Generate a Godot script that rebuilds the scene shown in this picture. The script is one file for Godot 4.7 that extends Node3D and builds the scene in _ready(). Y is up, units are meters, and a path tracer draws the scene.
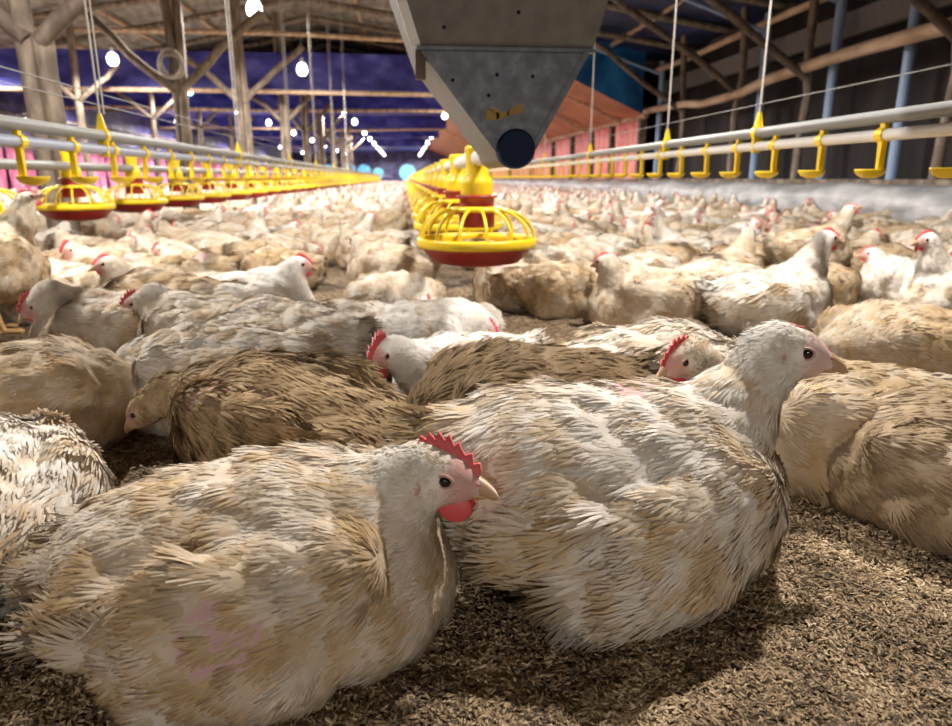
extends Node3D
# A broiler shed seen from just above the birds. Shed axis runs along -Z, y is up, metres.

const CAM_H := 0.42
const FOCAL := 690.0
var cam: Camera3D
var rng := RandomNumberGenerator.new()
var noise := FastNoiseLite.new()
var noise2 := FastNoiseLite.new()
var taken := {}
var mats := {}

# ------------------------------------------------------------------ set-up
func setup_view() -> void:
	cam = Camera3D.new()
	cam.name = "camera"
	add_child(cam)
	var pitch := deg_to_rad(15.0)
	var yaw := atan(0.0994)
	cam.position = Vector3(0, CAM_H, 0)
	cam.rotation = Vector3(-pitch, -yaw, 0)
	cam.fov = rad_to_deg(2.0 * atan(363.0 / FOCAL))
	cam.near = 0.02
	cam.far = 300.0
	var at := CameraAttributesPhysical.new()
	at.frustum_focal_length = 24.0 * FOCAL / 726.0
	at.exposure_aperture = 6.5
	at.frustum_focus_distance = 0.72
	at.frustum_near = 0.02
	at.frustum_far = 300.0
	cam.attributes = at
	cam.current = true
	var we := WorldEnvironment.new()
	we.name = "world_environment"
	var e := Environment.new()
	e.background_mode = Environment.BG_COLOR
	e.background_color = Color(0.10, 0.11, 0.13)
	e.tonemap_mode = Environment.TONE_MAPPER_LINEAR
	e.tonemap_exposure = 1.14
	e.sdfgi_enabled = true
	e.ssao_enabled = true
	e.ssil_enabled = true
	we.environment = e
	add_child(we)

const LAMP_ENERGY := 6.0
const LAMP_COLOR := Color(1.0, 0.97, 0.935)

# ------------------------------------------------------------------ helpers
class MB:
	var v := PackedVector3Array()
	var n := PackedVector3Array()
	var c := PackedColorArray()
	var uv := PackedVector2Array()
	var idx := PackedInt32Array()
	var use_c := false
	func vert(p: Vector3, nn: Vector3, u := Vector2.ZERO) -> int:
		v.append(p); n.append(nn); uv.append(u)
		return v.size() - 1
	func tri(a: int, b: int, d: int) -> void:   # wound to agree with the normal of a
		var g := (v[d] - v[a]).cross(v[b] - v[a])
		if g.dot(n[a] + n[b] + n[d]) >= 0.0:
			idx.append(a); idx.append(b); idx.append(d)
		else:
			idx.append(a); idx.append(d); idx.append(b)
	func quad(a: Vector3, b: Vector3, d: Vector3, e: Vector3, out: Vector3) -> void:
		var nn := (b - a).cross(d - a)
		if nn.length_squared() < 1e-16:
			nn = (d - a).cross(e - a)
		nn = nn.normalized()
		if nn.dot(out) < 0.0:
			nn = -nn
		var w := (b - a).length()
		var hh := (e - a).length()
		var i := vert(a, nn, Vector2(0, 0))
		vert(b, nn, Vector2(w, 0)); vert(d, nn, Vector2(w, hh)); vert(e, nn, Vector2(0, hh))
		tri(i, i + 1, i + 2); tri(i, i + 2, i + 3)
	func hexa(p: Array) -> void:   # eight corners: 0-3 bottom loop, 4-7 top loop
		var mid := Vector3.ZERO
		for q: Vector3 in p:
			mid += q / 8.0
		for f: Array in [[0, 1, 2, 3], [4, 5, 6, 7], [0, 1, 5, 4], [1, 2, 6, 5], [2, 3, 7, 6], [3, 0, 4, 7]]:
			var a: Vector3 = p[f[0]]; var b: Vector3 = p[f[1]]; var d: Vector3 = p[f[2]]; var e: Vector3 = p[f[3]]
			quad(a, b, d, e, (a + b + d + e) / 4.0 - mid)
	func box(lo: Vector3, hi: Vector3) -> void:
		hexa([Vector3(lo.x, lo.y, lo.z), Vector3(hi.x, lo.y, lo.z), Vector3(hi.x, lo.y, hi.z), Vector3(lo.x, lo.y, hi.z), Vector3(lo.x, hi.y, lo.z), Vector3(hi.x, hi.y, lo.z), Vector3(hi.x, hi.y, hi.z), Vector3(lo.x, hi.y, hi.z)])
	func beam(a: Vector3, b: Vector3, w: float, t: float, up := Vector3.UP) -> void:
		var d := (b - a).normalized()
		if absf(d.dot(up)) > 0.95:
			up = Vector3.RIGHT
		var s := d.cross(up).normalized() * w * 0.5
		var u := s.cross(d).normalized() * t * 0.5
		hexa([a - s - u, a + s - u, b + s - u, b - s - u, a - s + u, a + s + u, b + s + u, b - s + u])
	func tube(pts: PackedVector3Array, rad: PackedFloat32Array, seg := 10, cap := true, squash := 1.0) -> void:
		var np := pts.size()
		var ref := Vector3.UP
		var d0 := (pts[1] - pts[0]).normalized()
		if absf(d0.dot(ref)) > 0.9:
			ref = Vector3.RIGHT
		var base := v.size()
		var run := 0.0
		for i in np:
			var d := (pts[mini(i + 1, np - 1)] - pts[maxi(i - 1, 0)]).normalized()
			var s := d.cross(ref).normalized()
			var u := s.cross(d).normalized()
			ref = u
			if i > 0:
				run += pts[i].distance_to(pts[i - 1])
			for j in seg + 1:
				var a := TAU * j / seg
				var nn := (s * cos(a) + u * sin(a) * squash)
				vert(pts[i] + nn * rad[i], (s * cos(a) * squash + u * sin(a)).normalized(), Vector2(float(j) / seg, run))
		for i in np - 1:
			for j in seg:
				var a := base + i * (seg + 1) + j
				tri(a, a + 1, a + seg + 1); tri(a + 1, a + seg + 2, a + seg + 1)
		if cap:
			for e: int in [0, np - 1]:
				var nn := (pts[0] - pts[1]).normalized() if e == 0 else (pts[np - 1] - pts[np - 2]).normalized()
				var c0 := vert(pts[e], nn)
				var first := v.size()
				for j in seg + 1:
					vert(v[base + e * (seg + 1) + j], nn)
				for j in seg:
					tri(c0, first + j, first + j + 1)
	func rod(a: Vector3, b: Vector3, ra: float, rb := -1.0, seg := 10) -> void:
		tube(PackedVector3Array([a, b]), PackedFloat32Array([ra, ra if rb < 0.0 else rb]), seg)
	func lathe(prof: PackedVector2Array, seg := 24, at := Vector3.ZERO) -> void:   # (radius, height) from bottom to top, smooth
		var np := prof.size()
		var base := v.size()
		for i in np:
			var t := prof[mini(i + 1, np - 1)] - prof[maxi(i - 1, 0)]
			var nn2 := Vector2(t.y, -t.x).normalized()
			for j in seg + 1:
				var a := TAU * j / seg
				vert(at + Vector3(cos(a) * prof[i].x, prof[i].y, sin(a) * prof[i].x), Vector3(cos(a) * nn2.x, nn2.y, sin(a) * nn2.x), Vector2(float(j) / seg, prof[i].y))
		for i in np - 1:
			for j in seg:
				var a := base + i * (seg + 1) + j
				tri(a, a + 1, a + seg + 1); tri(a + 1, a + seg + 2, a + seg + 1)
	func ball(at: Vector3, r: Vector3, seg := 12, rings := 8, basis := Basis()) -> void:
		var base := v.size()
		for i in rings + 1:
			var la := PI * (float(i) / rings - 0.5)
			for j in seg + 1:
				var a := TAU * j / seg
				var u := Vector3(cos(la) * cos(a), sin(la), cos(la) * sin(a))
				vert(at + basis * (u * r), (basis * (u / r)).normalized(), Vector2(float(j) / seg, float(i) / rings))
		for i in rings:
			for j in seg:
				var a := base + i * (seg + 1) + j
				tri(a, a + 1, a + seg + 1); tri(a + 1, a + seg + 2, a + seg + 1)
	func arrays() -> Array:
		var arr := []
		arr.resize(Mesh.ARRAY_MAX)
		arr[Mesh.ARRAY_VERTEX] = v
		arr[Mesh.ARRAY_NORMAL] = n
		if c.size() == v.size() and v.size() > 0:
			arr[Mesh.ARRAY_COLOR] = c
		if uv.size() == v.size():
			arr[Mesh.ARRAY_TEX_UV] = uv
		arr[Mesh.ARRAY_INDEX] = idx
		return arr
	func mesh() -> ArrayMesh:
		var m := ArrayMesh.new()
		m.add_surface_from_arrays(Mesh.PRIMITIVE_TRIANGLES, arrays())
		return m

func numbered(called: String) -> String:
	if not taken.has(called):
		taken[called] = 0
		return called
	taken[called] += 1
	return "%s_%03d" % [called, taken[called]]

func tag(o: Node, label: String, category: String, group := "", kind := "") -> void:
	o.set_meta("label", label)
	if category != "":
		o.set_meta("category", category)
	if group != "":
		o.set_meta("group", group)
	if kind != "":
		o.set_meta("kind", kind)

func thing(called: String, label: String, category: String, at := Vector3.ZERO, turn := 0.0, group := "") -> Node3D:
	var o := Node3D.new()
	o.name = numbered(called)
	add_child(o)
	o.position = at
	o.rotation.y = turn
	tag(o, label, category, group)
	return o

func put(called: String, m: Mesh, mat: Material, parent: Node = self) -> MeshInstance3D:
	var o := MeshInstance3D.new()
	o.name = numbered(called) if parent == self else called
	o.mesh = m
	o.material_override = mat
	parent.add_child(o, true)
	return o

func struct(called: String, m: Mesh, mat: Material) -> MeshInstance3D:
	var o := put(called, m, mat)
	o.set_meta("kind", "structure")
	return o

func copy_of(o: Node3D, at: Vector3, turn: float, size: float, label: String, group: String) -> Node3D:
	var r: Node3D = o.duplicate()
	r.name = numbered(String(o.get_meta("base_name", "thing")))
	add_child(r)
	r.position = at
	r.rotation = Vector3(0, turn, 0)
	r.scale = Vector3.ONE * size
	r.set_meta("label", label)
	if group != "":
		r.set_meta("group", group)
	elif r.has_meta("group"):
		r.remove_meta("group")
	return r

func lin(r: float, g: float, b: float) -> Color:    # a linear base colour as the sRGB that albedo_color expects
	return Color(r, g, b).linear_to_srgb()

func noise_tex(size: int, freq: float, ramp: Array, sd: int, octaves := 4, normal := false, bump := 2.0) -> NoiseTexture2D:
	var t := NoiseTexture2D.new()
	t.width = size; t.height = size; t.seamless = true
	var f := FastNoiseLite.new()
	f.seed = sd
	f.frequency = freq
	f.fractal_octaves = octaves
	f.noise_type = FastNoiseLite.TYPE_SIMPLEX_SMOOTH
	t.noise = f
	if normal:
		t.as_normal_map = true
		t.bump_strength = bump
	elif ramp.size() > 0:
		var g := Gradient.new()
		var offs := PackedFloat32Array()
		var cols := PackedColorArray()
		for k in ramp.size():
			offs.append(ramp[k][0]); cols.append(ramp[k][1])
		g.offsets = offs; g.colors = cols
		t.color_ramp = g
	return t

func mat(called: String, col: Color, rough := 0.7, metal := 0.0) -> StandardMaterial3D:
	if mats.has(called):
		return mats[called]
	var m := StandardMaterial3D.new()
	m.resource_name = called
	m.albedo_color = col
	m.roughness = rough
	m.metallic = metal
	mats[called] = m
	return m

func textured(m: StandardMaterial3D, t: Texture2D, sc: Vector3, world := true, nt: Texture2D = null, ns := 0.6) -> StandardMaterial3D:
	m.albedo_texture = t
	m.uv1_triplanar = true
	m.uv1_world_triplanar = world
	m.uv1_scale = sc
	if nt:
		m.normal_enabled = true
		m.normal_texture = nt
		m.normal_scale = ns
	return m

func gh(x: float, z: float) -> float:   # height of the litter
	return noise.get_noise_2d(x * 60.0, z * 60.0) * 0.010 + noise.get_noise_2d(x * 260.0 + 50.0, z * 260.0) * 0.005

func pixel_ray(px: float, py: float) -> Vector3:
	return cam.transform.basis * Vector3((px - 476.0) / FOCAL, (363.0 - py) / FOCAL, -1.0)

func ground_at(px: float, py: float) -> Vector3:
	var d := pixel_ray(px, py)
	return cam.position + d * (-CAM_H / d.y)

func make_materials() -> void:
	noise.seed = 11; noise.frequency = 0.12; noise.fractal_octaves = 3
	noise2.seed = 5; noise2.frequency = 1.0; noise2.fractal_octaves = 2
	var nm := noise_tex(256, 0.03, [], 4, 4, true, 4.0)
	textured(mat("litter", Color.WHITE, 0.95), noise_tex(1024, 0.03, [[0.0, lin(0.035, 0.024, 0.014)], [0.42, lin(0.11, 0.075, 0.042)], [0.6, lin(0.20, 0.14, 0.08)], [1.0, lin(0.34, 0.25, 0.15)]], 21, 6), Vector3(1.4, 1.4, 1.4), true, nm, 1.0)
	textured(mat("wood", Color.WHITE, 0.75), noise_tex(256, 0.02, [[0.2, lin(0.11, 0.085, 0.062)], [0.5, lin(0.20, 0.155, 0.118)], [0.8, lin(0.30, 0.24, 0.185)]], 31, 4), Vector3(2.2, 0.7, 1.3), true, nm, 0.4)
	textured(mat("bamboo", Color.WHITE, 0.55), noise_tex(256, 0.015, [[0.2, lin(0.36, 0.23, 0.14)], [0.5, lin(0.52, 0.37, 0.25)], [0.8, lin(0.62, 0.47, 0.34)]], 32, 4), Vector3(1.6, 0.9, 0.5), true)
	textured(mat("dark_wood", Color.WHITE, 0.8), noise_tex(256, 0.02, [[0.2, lin(0.07, 0.05, 0.04)], [0.5, lin(0.13, 0.095, 0.075)], [0.8, lin(0.20, 0.15, 0.12)]], 33, 4), Vector3(2.0, 0.8, 1.0), true)
	textured(mat("galvanised", Color.WHITE, 0.42, 0.35), noise_tex(256, 0.02, [[0.0, lin(0.075, 0.085, 0.105)], [0.5, lin(0.115, 0.127, 0.152)], [0.78, lin(0.15, 0.162, 0.19)], [0.9, lin(0.19, 0.195, 0.215)]], 34, 5), Vector3(5, 5, 5), false)
	textured(mat("galvanised_dull", Color.WHITE, 0.62, 0.1), noise_tex(256, 0.02, [[0.0, lin(0.12, 0.116, 0.105)], [0.5, lin(0.16, 0.155, 0.142)], [1.0, lin(0.21, 0.20, 0.185)]], 35, 5), Vector3(4, 4, 4), false)
	mat("daylight_tint_flange", lin(0.78, 0.79, 0.80), 0.5)  # daylight reflected by the hopper flange is put into this pale colour
	textured(mat("roof_sheet", Color.WHITE, 0.6, 0.1), noise_tex(256, 0.02, [[0.2, lin(0.13, 0.115, 0.10)], [0.5, lin(0.24, 0.22, 0.20)], [0.8, lin(0.36, 0.34, 0.32)]], 36, 4), Vector3(1.2, 1.2, 0.4), true)
	textured(mat("blue_tarp", Color.WHITE, 0.5), noise_tex(256, 0.012, [[0.2, lin(0.034, 0.036, 0.25)], [0.5, lin(0.055, 0.060, 0.38)], [0.8, lin(0.11, 0.12, 0.52)]], 37, 4), Vector3(0.5, 0.8, 0.5), true, nm, 0.5)
	textured(mat("navy_tarp", Color.WHITE, 0.5), noise_tex(256, 0.012, [[0.2, lin(0.008, 0.012, 0.04)], [0.6, lin(0.018, 0.028, 0.10)], [0.9, lin(0.03, 0.05, 0.18)]], 38, 4), Vector3(0.5, 0.8, 0.5), true)
	textured(mat("daylight_tint_tarp", Color.WHITE, 0.4), noise_tex(256, 0.012, [[0.2, lin(0.006, 0.07, 0.22)], [0.5, lin(0.009, 0.12, 0.36)], [0.8, lin(0.02, 0.19, 0.50)]], 39, 4), Vector3(0.6, 0.6, 0.6), true)  # daylight shining through the gable panel is painted in as brighter blue
	textured(mat("orange_tarp", Color.WHITE, 0.5), noise_tex(256, 0.012, [[0.2, lin(0.30, 0.085, 0.035)], [0.5, lin(0.45, 0.15, 0.065)], [0.8, lin(0.55, 0.21, 0.10)]], 40, 4), Vector3(0.5, 0.8, 0.3), true)
	textured(mat("red_sheet", Color.WHITE, 0.45), noise_tex(256, 0.012, [[0.2, lin(0.62, 0.13, 0.12)], [0.5, lin(0.78, 0.24, 0.22)], [0.8, lin(0.85, 0.38, 0.36)]], 41, 4), Vector3(0.9, 0.4, 0.9), true)
	textured(mat("pink_sheet", Color.WHITE, 0.5), noise_tex(256, 0.012, [[0.2, lin(0.55, 0.10, 0.25)], [0.5, lin(0.75, 0.20, 0.40)], [0.8, lin(0.85, 0.38, 0.55)]], 42, 4), Vector3(0.9, 0.4, 0.9), true)
	textured(mat("purple_tarp", Color.WHITE, 0.4), noise_tex(256, 0.012, [[0.2, lin(0.022, 0.018, 0.06)], [0.5, lin(0.05, 0.045, 0.16)], [0.8, lin(0.09, 0.085, 0.28)]], 43, 4), Vector3(0.5, 0.8, 0.5), true, nm, 0.5)
	textured(mat("black_net", Color.WHITE, 0.9), noise_tex(256, 0.012, [[0.2, lin(0.012, 0.010, 0.010)], [0.5, lin(0.022, 0.018, 0.018)], [0.8, lin(0.04, 0.032, 0.032)]], 44, 4), Vector3(0.5, 0.2, 0.5), true)
	textured(mat("silver_tarp", Color.WHITE, 0.42), noise_tex(256, 0.02, [[0.2, lin(0.22, 0.226, 0.235)], [0.5, lin(0.34, 0.348, 0.36)], [0.8, lin(0.50, 0.508, 0.52)]], 45, 5), Vector3(1.1, 1.1, 0.5), true, nm, 0.25)
	mat("grey_pipe", lin(0.20, 0.205, 0.20), 0.45)
	mat("white_pipe", lin(0.66, 0.64, 0.62), 0.4)
	mat("blue_grey_pipe", lin(0.30, 0.33, 0.42), 0.45)
	mat("daylight_tint_pipe", lin(0.27, 0.38, 0.58), 0.3)  # bluish daylight gloss on the steel posts, put into their base colour
	mat("yellow_plastic", lin(0.80, 0.57, 0.016), 0.35)
	mat("red_plastic", lin(0.30, 0.018, 0.016), 0.4)
	mat("navy_plastic", lin(0.005, 0.014, 0.045), 0.65).metallic_specular = 0.3
	mat("cord", lin(0.45, 0.42, 0.38), 0.8)
	mat("wire", lin(0.22, 0.22, 0.22), 0.5)
	mat("dark_socket", lin(0.5, 0.5, 0.5), 0.5)
	var b := mat("bulb_glow", Color.WHITE, 0.4)
	b.emission_enabled = true
	b.emission = Color(1.0, 0.97, 0.93)
	b.emission_energy_multiplier = 9.0
	var b2 := mat("bulb_glow_cyan", Color.WHITE, 0.4)
	b2.emission_enabled = true
	b2.emission = Color(0.55, 0.9, 1.0)
	b2.emission_energy_multiplier = 9.0
	var dl := mat("daylight_opening", Color(0.5, 0.8, 0.95), 0.6)
	dl.emission_enabled = true
	dl.emission = Color(0.25, 0.72, 0.95)
	dl.emission_energy_multiplier = 0.9
	# chicken
	for nme: String in ["skin", "plumage"]:
		var m := mat(nme, Color.WHITE, 0.85)
		m.vertex_color_use_as_albedo = true
		m.metallic_specular = 0.3
	mats["skin"].roughness = 0.6
	mats["plumage"].backlight_enabled = true
	mats["plumage"].backlight = Color(0.62, 0.62, 0.62)
	mat("comb_red", lin(0.62, 0.075, 0.085), 0.5)
	mat("comb_pink", lin(0.66, 0.16, 0.14), 0.5)
	mat("beak_horn", lin(0.47, 0.30, 0.17), 0.4)
	mat("nostril_pink", lin(0.50, 0.22, 0.19), 0.5)
	mat("eye_dark", lin(0.012, 0.009, 0.008), 0.08)
	mat("eyelid", lin(0.50, 0.30, 0.27), 0.6)
	mat("ear_pink", lin(0.52, 0.29, 0.26), 0.6)
	mat("shank", lin(0.55, 0.33, 0.14), 0.6)
	var hm := mat("husk", Color.WHITE, 0.8)
	hm.vertex_color_use_as_albedo = true

# ------------------------------------------------------------------ the shed
const WALL_R := 4.0
const WALL_L := -7.2
const Z_BACK := 8.0
const Z_END := -52.0
const RIDGE_X := -1.6

func roof_y(x: float) -> float:
	return 3.25 - absf(x - RIDGE_X) * (0.155 if x > RIDGE_X else 0.20)

func wavy_sheet(a: Vector3, du: Vector3, dv: Vector3, nu: int, nv: int, out: Vector3, amp: float, fu := 3.0, fv := 3.0, thick := 0.006) -> ArrayMesh:
	# a hanging or lying sheet: a + u*du + v*dv, rippled along `out`
	var mb := MB.new()
	var pts := PackedVector3Array()
	for j in nv + 1:
		for i in nu + 1:
			var u := float(i) / nu
			var w := float(j) / nv
			var p := a + du * u + dv * w
			p += out * amp * (noise.get_noise_3d(p.x * fu + 7.0, p.y * fv, p.z * fu) + 0.35 * noise.get_noise_3d(p.x * fu * 4.0, p.y * fv * 4.0 + 3.0, p.z * fu * 4.0))
			pts.append(p)
	var o := out.normalized()
	for side in 2:
		var base := mb.v.size()
		var sg := 1.0 if side == 0 else -1.0
		for j in nv + 1:
			for i in nu + 1:
				var px := pts[j * (nu + 1) + mini(i + 1, nu)] - pts[j * (nu + 1) + maxi(i - 1, 0)]
				var py := pts[mini(j + 1, nv) * (nu + 1) + i] - pts[maxi(j - 1, 0) * (nu + 1) + i]
				var nn := px.cross(py).normalized()
				if nn.dot(o) < 0.0:
					nn = -nn
				mb.vert(pts[j * (nu + 1) + i] + nn * sg * thick * 0.5, nn * sg)
		for j in nv:
			for i in nu:
				var q := base + j * (nu + 1) + i
				mb.tri(q, q + 1, q + nu + 1); mb.tri(q + 1, q + nu + 2, q + nu + 1)
	return mb.mesh()

func crooked(mb: MB, a: Vector3, b: Vector3, r: float, bend: float, sd: int, seg := 9) -> void:
	var pts := PackedVector3Array()
	var rad := PackedFloat32Array()
	for i in 7:
		var t := i / 6.0
		var k := sin(t * PI) * bend
		pts.append(a.lerp(b, t) + Vector3(noise.get_noise_1d(sd * 37.0 + t * 9.0), noise.get_noise_1d(sd * 91.0 + t * 9.0), noise.get_noise_1d(sd * 53.0 + t * 9.0)) * k)
		rad.append(r * (1.0 + 0.14 * noise.get_noise_1d(sd * 13.0 + t * 30.0)))
	mb.tube(pts, rad, seg)

func build_floor() -> void:
	var mb := MB.new()
	var x0 := -2.2; var x1 := 2.2; var z0 := -3.4; var z1 := 0.2
	var st := 0.02
	var nx := int((x1 - x0) / st)
	var nz := int((z1 - z0) / st)
	for j in nz + 1:
		for i in nx + 1:
			var x := x0 + i * st
			var z := z0 + j * st
			var edge := minf(minf(i, nx - i), minf(j, nz - j))
			var k := clampf(edge / 6.0, 0.0, 1.0)
			var e := 0.008
			var nn := Vector3((gh(x - e, z) - gh(x + e, z)) / (2.0 * e), 1.0, (gh(x, z - e) - gh(x, z + e)) / (2.0 * e)).normalized()
			mb.vert(Vector3(x, gh(x, z) * k, z), nn, Vector2(x, z))
	for j in nz:
		for i in nx:
			var q := j * (nx + 1) + i
			mb.tri(q, q + 1, q + nx + 1); mb.tri(q + 1, q + nx + 2, q + nx + 1)
	for r: Array in [[WALL_L - 0.4, x0, Z_END - 0.3, Z_BACK + 0.3], [x1, WALL_R + 0.6, Z_END - 0.3, Z_BACK + 0.3], [x0, x1, Z_END - 0.3, z0], [x0, x1, z1, Z_BACK + 0.3]]:
		mb.quad(Vector3(r[0], 0, r[2]), Vector3(r[1], 0, r[2]), Vector3(r[1], 0, r[3]), Vector3(r[0], 0, r[3]), Vector3.UP)
	mb.box(Vector3(WALL_L - 0.4, -0.2, Z_END - 0.3), Vector3(WALL_R + 0.6, -0.05, Z_BACK + 0.3))
	struct("floor", mb.mesh(), mats["litter"])

func build_shell() -> void:
	# ---- right wall: dark netting behind timber posts, then red sheets
	var o := struct("wall_right", wavy_sheet(Vector3(WALL_R + 0.42, 0.0, Z_BACK), Vector3(0, 0, Z_END - Z_BACK), Vector3(0, 2.3, 0), 120, 6, Vector3(-1, 0, 0), 0.05, 6.0, 1.0, 0.03), mats["black_net"])
	var mb := MB.new()
	mb.beam(Vector3(WALL_R + 0.02, 0.385, Z_BACK), Vector3(WALL_R + 0.02, 0.385, Z_END), 0.12, 0.05)
	put("sill", mb.mesh(), mats["wood"], o)
	mb = MB.new()
	mb.beam(Vector3(WALL_R + 0.25, 1.83, Z_BACK), Vector3(WALL_R + 0.25, 1.83, -11.6), 0.05, 0.22)
	var fb := put("fascia_board", mb.mesh(), mats["galvanised_dull"], o)
	fb.set_meta("label", "dull grey fascia board")
	var k := 0
	for z: float in [-3.5, -5.05, -7.0, -8.45, -10.25]:
		mb = MB.new()
		crooked(mb, Vector3(WALL_R, 0.0, z), Vector3(WALL_R - 0.02, roof_y(WALL_R), z), 0.042, 0.1, k)
		put("post", mb.mesh(), mats["wood"], o)
		mb = MB.new()
		crooked(mb, Vector3(WALL_R - 0.03, 1.38, z + 0.04), Vector3(WALL_R - 1.75, 2.48, z + 0.04), 0.04, 0.1, k + 20)
		put("brace", mb.mesh(), mats["dark_wood"], o)
		k += 1
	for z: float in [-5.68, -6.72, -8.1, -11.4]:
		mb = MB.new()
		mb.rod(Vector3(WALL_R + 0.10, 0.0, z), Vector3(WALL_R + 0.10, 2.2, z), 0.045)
		put("steel_post", mb.mesh(), mats["daylight_tint_pipe"], o)
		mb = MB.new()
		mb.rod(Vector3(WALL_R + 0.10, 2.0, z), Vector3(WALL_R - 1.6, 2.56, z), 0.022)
		put("steel_tie", mb.mesh(), mats["daylight_tint_pipe"], o)
	# bamboo rail, thick pole running along the posts
	var pts := PackedVector3Array()
	var rad := PackedFloat32Array()
	for i in 14:
		var z := -4.2 - i * 0.58
		pts.append(Vector3(WALL_R - 0.06, 1.455 + 0.035 * sin(i * 0.55) - (0.05 if i > 6 and i < 10 else 0.0), z))
		rad.append(0.062 - i * 0.0012)
	mb = MB.new()
	mb.tube(pts, rad, 12)
	put("bamboo_rail", mb.mesh(), mats["bamboo"], o)
	mb = MB.new()
	crooked(mb, Vector3(WALL_R + 0.05, 2.10, -4.0), Vector3(WALL_R + 0.05, 2.08, -11.6), 0.04, 0.1, 77)
	put("upper_rail", mb.mesh(), mats["bamboo"], o)
	# red sheets between timber studs
	var zs := [-12.0, -13.7, -15.2, -17.0, -19.2, -22.4, -27.0, -33.0, -41.0, -51.6]
	for i in zs.size() - 1:
		put("red_panel", wavy_sheet(Vector3(WALL_R + 0.02, 0.10, zs[i] - 0.06), Vector3(0, 0, zs[i + 1] - zs[i] + 0.30), Vector3(0, 1.29, 0), 14, 8, Vector3(-1, 0, 0), 0.05, 16.0, 2.0, 0.02), mats["red_sheet"], o)
		mb = MB.new()
		mb.beam(Vector3(WALL_R, 0.0, zs[i] + 0.08), Vector3(WALL_R, 1.6, zs[i] + 0.08), 0.10, 0.12)
		put("stud", mb.mesh(), mats["dark_wood"], o)
	mb = MB.new()
	crooked(mb, Vector3(WALL_R - 0.02, 1.42, -11.7), Vector3(WALL_R - 0.02, 1.42, -31.0), 0.05, 0.12, 81)
	crooked(mb, Vector3(WALL_R - 0.02, 1.42, -31.0), Vector3(WALL_R - 0.02, 1.42, -51.5), 0.05, 0.12, 82)
	put("top_rail", mb.mesh(), mats["bamboo"], o)
	# ---- left wall: pink sheets low down, tarpaulin above
	o = struct("wall_left", wavy_sheet(Vector3(WALL_L - 0.1, 0.0, Z_BACK), Vector3(0, 0, Z_END - Z_BACK), Vector3(0, 2.4, 0), 120, 8, Vector3(1, 0, 0), 0.10, 4.0, 3.0, 0.03), mats["purple_tarp"])
	k = 0
	var z := -4.0
	while z > Z_END + 1.0:
		put("pink_panel", wavy_sheet(Vector3(WALL_L, 0.12, z), Vector3(0, 0, -0.92), Vector3(0, 0.84, 0), 8, 4, Vector3(1, 0, 0), 0.05, 14.0, 2.0, 0.02), mats["pink_sheet"], o)
		z -= 1.1
	mb = MB.new()
	for y: float in [1.0, 1.28, 1.56]:
		mb.rod(Vector3(WALL_L + 0.08, y, Z_BACK), Vector3(WALL_L + 0.08, y, Z_END), 0.025, -1.0, 6)
	put("rail", mb.mesh(), mats["wood"], o)
	# ---- ends
	mb = MB.new()
	mb.box(Vector3(WALL_L - 0.3, 0, Z_END - 0.1), Vector3(WALL_R + 0.6, 3.3, Z_END))
	o = struct("wall_end", mb.mesh(), mats["purple_tarp"])
	for f: Array in [[0.2, 0.80, 0.62, true], [-5.4, 0.9, 0.5, false], [-4.0, 0.95, 0.55, false], [-2.9, 0.9, 0.5, false], [-1.9, 0.75, 0.42, false]]:
		var fan := thing("exhaust_fan", "bright cyan round exhaust fan in the far end wall" if f[3] else "pale green exhaust fan in the far end wall", "fan", Vector3(f[0], f[1], Z_END + 0.05), 0.0, "" if f[3] else "pale exhaust fans in the far end wall")
		var r: float = f[2]
		mb = MB.new()
		var ring := PackedVector3Array()
		var rr := PackedFloat32Array()
		for i in 25:
			ring.append(Vector3(cos(TAU * i / 24.0) * r, sin(TAU * i / 24.0) * r, 0.06)); rr.append(0.05)
		mb.tube(ring, rr, 6, false)
		put("housing", mb.mesh(), mats["grey_pipe"], fan)
		mb = MB.new()
		mb.tube(PackedVector3Array([Vector3(0, 0, 0.0), Vector3(0, 0, 0.02)]), PackedFloat32Array([r, r]), 24)
		put("opening_light", mb.mesh(), mats["daylight_opening"], fan)
		for b in 5:
			mb = MB.new()
			var a := TAU * b / 5.0
			mb.beam(Vector3(cos(a), sin(a), 0) * 0.1 + Vector3(0, 0, 0.1), Vector3(cos(a), sin(a), 0) * r * 0.95 + Vector3(0, 0, 0.1), 0.06, 0.02, Vector3(0, 0, 1))
			put("blade", mb.mesh(), mats["blue_grey_pipe"], fan)
	mb = MB.new()
	mb.box(Vector3(WALL_L - 0.3, 0, Z_BACK), Vector3(WALL_R + 0.6, 3.3, Z_BACK + 0.1))
	struct("wall_back", mb.mesh(), mats["roof_sheet"])

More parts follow.
